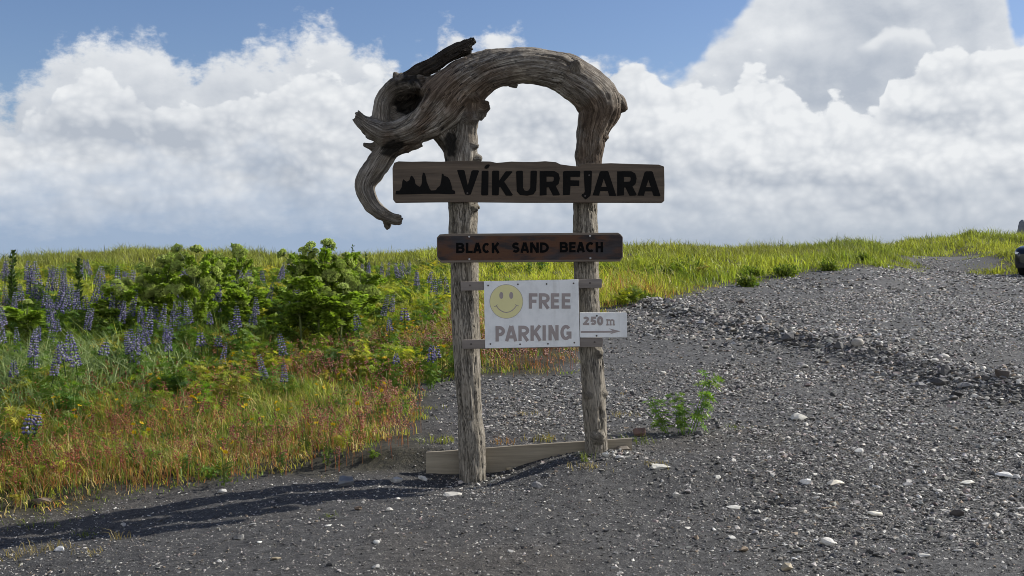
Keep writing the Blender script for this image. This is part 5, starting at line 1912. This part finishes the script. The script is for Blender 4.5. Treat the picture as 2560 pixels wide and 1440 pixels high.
gm_ = MB()
for (n, per, y0, y1, hs, ws, sp_) in ((12500, 11, 6.4, 11, (0.12, 0.36), 0.0062, 0.045), (9000, 11, 11, 17, (0.18, 0.42), 0.009, 0.07), (9500, 10, 17, 27, (0.22, 0.5), 0.014, 0.11), (12500, 10, 27, 50, (0.16, 0.42), 0.022, 0.18),
                                      (6000, 10, 50, 76, (0.2, 0.45), 0.032, 0.28), (9000, 10, 37, 68, (0.2, 0.42), 0.026, 0.25)):
    x, y = rand_area(n, y0, y1, 1.4)
    if y0 == 37:   # thicker cover on the dune by the track
        k = x > 14
        x, y = x[k], y[k]
    d = meadow(x, y)
    d = d + noise2(x, y, 0.6, 32, 2) * 1.2 * sstep(30, 38, y)
    keep = (d > rng.normal(0.02, 0.10, len(x)) * (1 + 5 * (y > 30))) & (rng.random(len(x)) < np.clip(0.18 + d / 0.9 + noise2(x, y, 2.2, 77, 2) * 0.8, 0.05, 1))
    if y0 < 12:   # a bare sandy patch near the plank and thin cover behind the sign
        bare = np.exp(-((x + 0.85) / 0.45) ** 2 - ((y - 8.55) / 0.22) ** 2)
        keep &= rng.random(len(x)) > bare * 0.95
    keep &= ~((x > -0.5) & (x < 2.0) & (y > 8.6) & (y < 14.5) & (rng.random(len(x)) < 0.72))
    x, y = x[keep], y[keep]
    edge, red, dry = zones(x, y)
    t = rng.random(len(x))
    lush = mixc((0.085, 0.145, 0.022), (0.20, 0.26, 0.040), t * 0.75 + 0.25 * np.clip(noise2(x, y, 0.35, 74, 3) + 0.5, 0, 1))
    far_c = mixc((0.14, 0.20, 0.022), (0.40, 0.41, 0.05), np.clip(noise2(x, y, 0.22, 75, 4) * 1.6 + 0.5, 0, 1) * 0.7 + t * 0.3)
    olive = np.clip(noise2(x, y, 0.12, 76, 3) * 1.5, 0, 1)[:, None] * sstep(24, 34, y)[:, None]
    far_c = far_c * (1 - 0.6 * olive) + np.array([0.15, 0.125, 0.04]) * 0.6 * olive
    dim = (sstep(33, 42, y) * (0.42 + 0.3 * noise2(x, y, 0.3, 85, 3)) * np.where(x < 2, 1.0, 0.8))[:, None]
    far_c = far_c * (1 - dim) + np.array([0.105, 0.125, 0.045]) * dim
    fk = sstep(13, 22, y)[:, None]
    c = lush * (1 - fk) + far_c * fk
    straw = mixc((0.34, 0.25, 0.10), (0.54, 0.44, 0.21), t)
    yel = mixc((0.22, 0.24, 0.035), (0.38, 0.35, 0.06), t)
    redc = mixc((0.27, 0.095, 0.034), (0.42, 0.22, 0.085), t)
    u = rng.random(len(x))
    c = np.where((u < dry * 0.38)[:, None], straw, c)
    c = np.where(((u > 0.38) & (u < 0.38 + edge * 0.36))[:, None], yel, c)
    c = np.where((rng.random(len(x)) < red * 0.31)[:, None], redc, c)
    h = rng.uniform(hs[0], hs[1], len(x)) * (1 - 0.35 * edge * (y < 14)) * np.clip(0.28 + d[keep] / 1.5, 0.28, 1)
    h = h * (0.45 + 1.1 * np.clip(noise2(x, y, 1.1, 78, 3) * 1.3 + 0.5, 0, 1)) * (1 + 0.35 * np.clip(noise2(x, y, 0.25, 79, 2), -1, 1) * (y > 20))
    k = len(x)
    X_, Y_ = np.repeat(x, per) + rng.normal(0, sp_, k * per), np.repeat(y, per) + rng.normal(0, sp_, k * per)
    bt_ = rng.uniform(0.6, 1.5, (k, 1)).repeat(per, 0) * rng.uniform(0.55, 1.6, (k * per, 1))
    mixin = rng.random((k * per, 1)) < 0.12
    cB = np.where(mixin, c[rng.integers(0, k, k * per)] , np.repeat(c, per, 0))
    gm_.add(*blades(X_, Y_, np.repeat(h, per) * rng.uniform(0.45, 1.1, k * per), ws * rng.uniform(0.6, 1.5, k * per), rng.uniform(0.1, 1.25 if y0 < 12 else 0.9, k * per), cB * bt_))
# a bright stand of broad bladed lyme grass at the left
x, y = np.random.default_rng(5).normal(-4.95, 0.6, 4200), np.random.default_rng(6).normal(11.6, 1.0, 4200)
k = meadow(x, y) > 0.6
x, y = x[k], y[k]
gm_.add(*blades(x, y, rng.uniform(0.3, 0.66, len(x)), rng.uniform(0.010, 0.020, len(x)), rng.uniform(0.3, 1.1, len(x)), mixc((0.10, 0.17, 0.05), (0.42, 0.50, 0.22), rng.random(len(x)) ** 1.5), 0.9))
tag(link('meadow_grass', gm_.mesh('meadow_grass'), GRASSM), 'green, straw yellow and reddish wild grass covering the meadow', kind='stuff')

# red sorrel: thin stalks beaded with seeds
sm2 = MB()
x, y = rand_area(60000, 6.5, 17, 1.25)
edge, red, dry = zones(x, y)
k = (meadow(x, y) > 0.05) & (rng.random(len(x)) < red ** 1.5 * 0.34) & (rng.random(len(x)) < np.clip(17 / y ** 1.2, 0, 1))
x, y = x[k], y[k]
n = len(x)
z = ground(x, y)
h = rng.uniform(0.16, 0.36, n)
tc_ = mixc((0.27, 0.060, 0.035), (0.42, 0.20, 0.095), rng.random(n)) * rng.uniform(0.6, 1.2, (n, 1))
V, T, C = blades(x, y, h, np.full(n, 0.004), rng.uniform(0.05, 0.3, n), tc_, 0.3, z)
sm2.add(V, T, C)
tips = V.reshape(n, 5, 3)
for j in range(9):
    t = 0.45 + 0.55 * j / 8
    q = tips[:, 2] * (1 - t) + tips[:, 4] * t + rng.normal(0, 0.010, (n, 3))
    s = rng.uniform(0.004, 0.008, n) * (1 + (y - 7) * 0.06)
    W = OCT[0][None] * s[:, None, None] + q[:, None]
    sm2.add(W.reshape(-1, 3), (OCT[1][None] + (np.arange(n) * 6)[:, None, None]).reshape(-1, 3), np.repeat(tc_ * rng.uniform(0.7, 1.3, (n, 1)), 6, 0))
tag(link('red_sorrel', sm2.mesh('red_sorrel'), GRASSM), 'rust red sorrel seed stalks mixed into the near meadow', kind='stuff')

# leafy herbs and flowerless lupins between the flowers
hb = MB()
protos = [lupin_foliage(200 + i, 0.40, 0.24, 5, 8, c_, 0.06).arrays() for i, c_ in enumerate(((0.11, 0.19, 0.024), (0.18, 0.26, 0.030), (0.085, 0.155, 0.03), (0.25, 0.30, 0.042)))]
x, y = rand_area(9500, 8.0, 32, 1.25, x1=None)
d = meadow(x, y)
p_ = np.clip((d - 1.9 + noise2(x, y, 0.45, 81, 3) * 2.4), 0, 1) * np.clip(0.25 + noise2(x, y, 0.7, 82, 2) * 1.2 + 0.4, 0, 1) * np.where(x * 26 / np.maximum(y, 12) > -1.5, 0.12, 1.0) * np.where(y > 24, 0.6, 1)
k = rng.random(len(x)) < p_
x, y = x[k], y[k]
# chosen clumps
cl = [(1050, 935, 26), (980, 930, 14), (300, 950, 16), (340, 930, 16), (40, 1110, 14), (560, 1000, 8), (590, 960, 9), (1110, 900, 8), (240, 900, 14), (880, 960, 5), (700, 770, 12), (1560, 760, 6), (690, 820, 10)]
ex, ey = [], []
for px, py, m_ in cl:
    cx_, cy_ = on_ground(px, py)
    for _ in range(m_):
        ex.append(cx_ + random.gauss(0, 0.28))
        ey.append(cy_ + random.gauss(0, 0.28))
lx, ly = rand_area(2600, 6.7, 12, 1.2)
k = (meadow(lx, ly) > 0.15) & (rng.random(len(lx)) < 0.42 * np.clip(noise2(lx, ly, 0.8, 83, 3) * 2 + 0.35, 0, 1)) & (lx < 0)
n_low = int(k.sum())
x, y = np.concatenate([x, ex, lx[k]]), np.concatenate([y, ey, ly[k]])
z = ground(x, y)
wh = rng.integers(0, len(protos), len(x))
for i, (V, T, C) in enumerate(protos):
    s = np.where(wh == i)[0]
    M = rot_m(len(s), 0.08)
    sc = rng.uniform(0.6, 1.15, len(s)) * (0.8 + 0.25 * sstep(12, 20, y[s])) * np.where(s >= len(x) - n_low, 0.48, 1.0)
    W = np.einsum('nij,vj->nvi', M, V) * sc[:, None, None] + np.stack([x[s], y[s], z[s] - 0.01], -1)[:, None]
    tone = rng.uniform(0.75, 1.3, (len(s), 1, 1)) * np.stack([rng.uniform(0.85, 1.35, len(s)), np.ones(len(s)), np.ones(len(s))], -1)[:, None]
    hb.add(W.reshape(-1, 3), (T[None] + (np.arange(len(s)) * len(V))[:, None, None]).reshape(-1, 3), (C[None] * tone).reshape(-1, 3))
tag(link('meadow_herbs', hb.mesh('meadow_herbs'), LEAF), 'green leafy herbs filling the meadow between the flowering plants', kind='stuff')

# dark shrubs on the bank beside the track
def shrub(px, py, wpx, hpx, label):
    x, y = on_ground(px, py)
    s, h = wpx / 2 * y / F, hpx * y / F
    o = empty('shrub', (x, y, gz(x, y) - 0.03))
    tag(o, label, 'shrub', 'dark shrubs along the track')
    s *= 1.6
    h *= 0.75
    n = int(520 * max(1, s))
    q = unit(rng.normal(size=(n, 3))) * rng.uniform(0.2, 1.0, (n, 1)) ** 0.6
    lump = 1 + 0.55 * noise3(q * 2.2 + px, 7)
    spire = np.abs(noise2(q[:, 0] * 4 + px, q[:, 1] * 4, 1.0, 9))
    B = q * lump[:, None] * np.array([s, s * 0.7, h * 0.40]) + np.array([0, 0, h * 0.30])
    B[:, 2] *= 1 + 1.1 * spire
    B = B[B[:, 2] > 0]
    n = len(B)
    mb = MB()
    V, T = leaf_quads(B, unit(q[:n] * 0.5 + rng.normal(0, 0.7, (n, 3)) + np.array([0, 0, 0.4])), rng.uniform(0.08, 0.18, n), rng.uniform(0.025, 0.05, n), unit(rng.normal(size=(n, 3))), 0.1)
    mb.add(V, T, np.repeat(mixc((0.07, 0.12, 0.02), (0.25, 0.29, 0.045), rng.random(n) ** 1.4), 5, 0))
    link('foliage', mb.mesh('shrub_foliage'), LEAF, o)
    st = MB()
    for k in range(6):
        a = random.uniform(0, 6.28)
        tube(st, [(0, 0, 0), (math.cos(a) * s * 0.3, math.sin(a) * s * 0.25, h * 0.45), (math.cos(a) * s * 0.6, math.sin(a) * s * 0.45, h * 0.85)], [0.02, 0.014, 0.006], 4, (0.06, 0.05, 0.03), cap=False)
    link('stem', st.mesh('shrub_stems'), STEMM, o)


for px, py, w, h, lab in ((1520, 690, 50, 38, 'dark low shrub seen just right of the right post'), (1640, 692, 90, 34, 'broad dark low shrub in the grass right of the sign'), (1700, 692, 36, 54, 'upright green shrub between the broad one and the track'),
                          (1740, 690, 34, 50, 'slim upright shrub with thin tips left of the dark hollow'), (1962, 692, 46, 40, 'dark shadowed shrub in the middle of the grass bank'), (2072, 682, 30, 30, 'small dark shrub near the end of the grass bank'),
                          (1880, 690, 36, 26, 'small yellowish green shrub left of the dark shadowed one'), (1868, 714, 30, 36, 'dark green shrub at the gravel edge of the bank'), (2160, 660, 22, 30, 'dark green shrub on the crest by the track'),
                          (1580, 752, 52, 26, 'low dark green shrub at the foot of the bank by the gravel'), (2455, 590, 16, 16, 'tiny dark shrub on the skyline of the far dune')):
    shrub(px, py, w, h, lab)

# grass tufts on the sand, some dry, some green
def tuft(px, py, n, h, w, cols_, label, name='grass_tuft', flatn=0.5):
    x, y = on_ground(px, py)
    z0 = gz(x, y)
    xs, ys = rng.normal(0, w, n), rng.normal(0, w * 0.8, n)
    V, T, C = blades(xs, ys, rng.uniform(0.5, 1.0, n) * h, np.full(n, 0.006), rng.uniform(0.2, flatn + 0.6, n), mixc(cols_[0], cols_[1], rng.random(n)), 0.8, np.zeros(n))
    mb = MB()
    mb.add(V, T, C)
    tag(link('spread_grass', mb.mesh('spread_grass'), GRASSM, None, (x, y, z0)), label, None, None, 'stuff') if w > 0.045 else tag(link(name, mb.mesh(name), GRASSM, None, (x, y, z0)), label, 'grass tuft', 'small grass tufts on the sand')


STRAW = ((0.22, 0.17, 0.075), (0.34, 0.28, 0.13))
GRN = ((0.09, 0.13, 0.03), (0.18, 0.21, 0.05))
for px, py, n, h, w, cs, lab in (
        (1465, 1158, 26, 0.13, 0.025, GRN, 'thin green grass tuft at the foot of the right post'), (1470, 1172, 40, 0.07, 0.07, STRAW, 'flat dry grass just below the right post'), (1640, 1168, 40, 0.07, 0.06, STRAW, 'flat dry grass beside the pale stone right of the post'),
        (60, 1392, 46, 0.09, 0.09, STRAW, 'flattened straw tuft left of the pale flat stone'), (130, 1378, 40, 0.10, 0.10, STRAW, 'straw tuft spreading behind the pale flat stone'), (300, 1350, 14, 0.12, 0.03, STRAW, 'sparse straw stalks beside the shadow of the sign'),
        (225, 1330, 36, 0.05, 0.05, GRN, 'small green tuft growing inside the shadow of the sign'), (235, 1392, 30, 0.06, 0.05, STRAW, 'small straw tuft right of the pale flat stone'), (830, 1296, 20, 0.05, 0.04, GRN, 'tiny green tuft below the shadow of the sign'),
        (90, 1300, 50, 0.07, 0.09, GRN, 'pale green tuft at the lower left of the meadow edge'), (1110, 1106, 46, 0.10, 0.06, ((0.20, 0.24, 0.03), (0.30, 0.30, 0.05)), 'bright yellow green tuft left behind the left post'),
        (1365, 1104, 50, 0.12, 0.07, ((0.14, 0.16, 0.035), (0.30, 0.22, 0.06)), 'yellowish tuft behind the plank between the posts'), (1590, 1112, 60, 0.10, 0.09, GRN, 'green grass tuft at the right end of the plank'), (1320, 1040, 30, 0.08, 0.06, STRAW, 'rusty dry tuft in the gravel behind the plank'),
        (1560, 1040, 40, 0.07, 0.10, STRAW, 'dry grass patch in the gravel behind the right post'), (1555, 985, 12, 0.05, 0.03, ((0.35, 0.22, 0.04), (0.4, 0.3, 0.06)), 'tiny orange yellow tuft right of the right post'), (1255, 1112, 30, 0.10, 0.05, ((0.2, 0.07, 0.03), (0.3, 0.2, 0.06)), 'reddish tuft just right of the left post foot'),
        (1300, 910, 90, 0.16, 0.16, ((0.16, 0.09, 0.03), (0.28, 0.22, 0.06)), 'rusty grass clump seen under the parking notice'), (1400, 890, 60, 0.14, 0.12, GRN, 'green grass clump seen under the parking notice at the right'), (1830, 1072, 40, 0.06, 0.08, GRN, 'low green tuft right of the young lupin')):
    tuft(px, py, n, h, w, cs, lab)

# ------------------------------------------------------------------ the parked car at the right edge
CAR = plain('black_car_paint', (0.008, 0.010, 0.016), 0.16, 0.0, 0.6, 0.1)
GLASS = plain('dark_car_glass', (0.012, 0.014, 0.016), 0.05, 0.0, 0.6, 0.1)
TYRE = plain('tyre_rubber', (0.012, 0.012, 0.012), 0.85, 0, 0.2)
RIM = plain('rim_alloy', (0.35, 0.35, 0.36), 0.3, 0.9)
TRIM = plain('black_plastic_trim', (0.014, 0.014, 0.015), 0.6, 0, 0.3)
LAMP = plain('clear_headlamp', (0.75, 0.77, 0.80), 0.12, 0.0, 0.7, 0.05)
REDL = plain('red_tail_lamp', (0.25, 0.01, 0.01), 0.2)
CX, CY = (2600 - 1280) / F * 36.3, 36.3
cx0, cy0 = (2597 - 1280) / F * 36.0 + 2.2 * math.sin(R(48)), 36.0 + 2.2 * math.cos(R(48))
car = empty('parked_car', (cx0, cy0, gz(cx0, cy0)), R(-48))
tag(car, 'black car standing on the gravel at the right edge of the picture', 'car')


def loft(name, secs, mat, n=None, parent=car, smooth=True):
    """Rings along y joined into a closed skin."""
    mb = MB()
    k = len(secs[0])
    V = np.array([q for s in secs for q in s], float)
    Q = []
    for i in range(len(secs) - 1):
        for j in range(k):
            Q.append((i * k + j, i * k + (j + 1) % k, (i + 1) * k + (j + 1) % k, (i + 1) * k + j))
    mb.add(V, Q)
    for i, fl in ((0, 1), (len(secs) - 1, 0)):
        c0 = len(V)
        ctr = V[i * k:(i + 1) * k].mean(0)
        ring = np.concatenate([V[i * k:(i + 1) * k], ctr[None]])
        mb.add(ring, [((j + 1) % k, j, k) if fl else (j, (j + 1) % k, k) for j in range(k)])
    return link(name, mb.mesh(name, smooth), mat, parent)


def ring(y, w, z0, z1, r=0.12, n=5, tumble=0.0):
    """A rounded rectangle section across the car at station y, tapering inward toward the top."""
    out = []
    for cx_, cz_, a0 in ((w - r - tumble, z1 - r, 0), (-(w - r - tumble), z1 - r, 90), (-(w - r), z0 + r, 180), (w - r, z0 + r, 270)):
        for i in range(n):
            a = R(a0 + 90 * i / (n - 1))
            out.append((cx_ + r * math.cos(a), y, cz_ + r * math.sin(a)))
    return out


# front of the car toward the viewer (-y)
loft('body', [ring(-2.22, 0.62, 0.42, 0.74, 0.10), ring(-2.16, 0.78, 0.30, 0.86, 0.14), ring(-2.0, 0.88, 0.25, 0.95, 0.16), ring(-1.6, 0.925, 0.24, 1.02, 0.15), ring(-0.9, 0.935, 0.24, 1.08, 0.12),
              ring(0.6, 0.94, 0.24, 1.10, 0.12), ring(1.6, 0.935, 0.25, 1.12, 0.13), ring(2.1, 0.89, 0.30, 1.10, 0.15), ring(2.28, 0.74, 0.40, 1.0, 0.14)], CAR)
loft('cabin', [ring(-0.98, 0.80, 1.0, 1.10, 0.04), ring(-0.45, 0.82, 1.0, 1.44, 0.10, tumble=0.10), ring(-0.05, 0.83, 1.0, 1.62, 0.12, tumble=0.17), ring(0.6, 0.83, 1.0, 1.68, 0.12, tumble=0.18), ring(1.5, 0.82, 1.0, 1.64, 0.12, tumble=0.18),
               ring(2.0, 0.78, 1.0, 1.45, 0.12, tumble=0.14), ring(2.22, 0.70, 1.0, 1.12, 0.05)], GLASS)
loft('roof', [ring(-0.12, 0.60, 1.60, 1.635, 0.015), ring(0.0, 0.66, 1.60, 1.66, 0.03), ring(0.6, 0.68, 1.60, 1.715, 0.05), ring(1.6, 0.66, 1.58, 1.68, 0.04), ring(2.0, 0.56, 1.46, 1.50, 0.015)], CAR)


def box_mesh(x0, x1, y0, y1, z0, z1):
    mb = MB()
    prism(mb, [(x0, z0), (x1, z0), (x1, z1), (x0, z1)], y0, y1)
    return mb


def car_box(name, b, mat, bev=0.01):
    o = link(name, box_mesh(*b).mesh(name), mat, car)
    bevelled(o, bev, 2)
    return o


car_box('grille', (-0.46, 0.46, -2.245, -2.15, 0.56, 0.76), TRIM)
car_box('bumper', (-0.76, 0.76, -2.23, -2.05, 0.27, 0.42), TRIM, 0.03)
car_box('number_plate', (-0.26, 0.26, -2.262, -2.245, 0.46, 0.56), plain('plate_white', (0.7, 0.7, 0.7), 0.4), 0.004)
for s in (-1, 1):
    mb = MB()
    prism(mb, [(s * 0.50, 0.70), (s * 0.79, 0.74), (s * 0.80, 0.82), (s * 0.52, 0.77)], -2.185, -2.02)
    bevelled(link('headlight', mb.mesh('headlight'), LAMP, car), 0.012, 2)
    car_box('tail_lamp', (s * 0.58 if s > 0 else -0.82, 0.82 if s > 0 else -0.58, 2.16, 2.25, 0.82, 0.98), REDL)
    mb = MB()
    tube(mb, [(s * 0.90, -0.55, 1.10), (s * 0.98, -0.56, 1.15), (s * 1.07, -0.56, 1.16)], [0.05, 0.085, 0.055], 8)
    link('mirror', mb.mesh('mirror', True), CAR, car)
    for yy in (-1.38, 1.38):
        mb = MB()
        tube(mb, [(s * 0.70, yy, 0.34), (s * 0.73, yy, 0.34), (s * 0.91, yy, 0.34), (s * 0.94, yy, 0.34)], [0.29, 0.34, 0.34, 0.29], 28)
        wl = link('wheel', mb.mesh('wheel', False), TYRE, car)
        mb = MB()
        tube(mb, [(s * 0.90, yy, 0.34), (s * 0.945, yy, 0.34), (s * 0.95, yy, 0.34)], [0.22, 0.22, 0.18], 20)
        link('rim', mb.mesh('rim'), RIM, wl)
    for yy in (-0.02, 1.02):
        o = link('door_handle', box_mesh(*sorted((s * 0.935, s * 0.965)), yy + 0.2, yy + 0.38, 0.93, 0.96).mesh('door_handle'), CAR, car)

# ------------------------------------------------------------------ rock stack far out in the sea
rk = Mat('far_sea_rock')
rk.base(rk.ramp(rk.noise(rk.geo(), 0.05, 5, 0.6), [(0.3, (0.13, 0.14, 0.155)), (0.7, (0.20, 0.21, 0.225))]), 0.9, 0, 0.2)  # haze put into the rock colour: lifted to a pale blue-grey
SY = 1500.0
mb = MB()
V, T = ico(4)
sx, sz = px_xz(2556, 612, SY)
prof = [(0.0, 46), (0.42, 34), (0.5, 21), (0.62, 19), (0.8, 14), (0.92, 9), (1.0, 3)]
tz = (V[:, 2] + 1) / 2
hgt = px_xz(0, 549, SY)[1] - sea_z
fr = np.interp(tz, [q[0] for q in prof], [q[1] for q in prof]) * F / SY * 0 + np.interp(tz, [0, 0.50, 0.66, 0.70, 0.86, 0.95, 1.0], [22, 16, 9.5, 6.6, 5.8, 4.2, 1.0])
ang = np.arctan2(V[:, 1], V[:, 0])
wob = 1 + 0.18 * noise3(np.stack([np.cos(ang) * 2, np.sin(ang) * 2, tz * 7], -1), 5)
W = np.stack([np.cos(ang) * fr * wob, np.sin(ang) * fr * wob, sea_z - 1 + tz * (hgt + 1)], -1)
mb.add(W + np.array([sx, SY, 0]), T)
tag(link('sea_stack', mb.mesh('sea_stack'), rk.m), 'grey pointed sea stack rising behind the far dune at the right edge', 'sea stack', kind='structure')
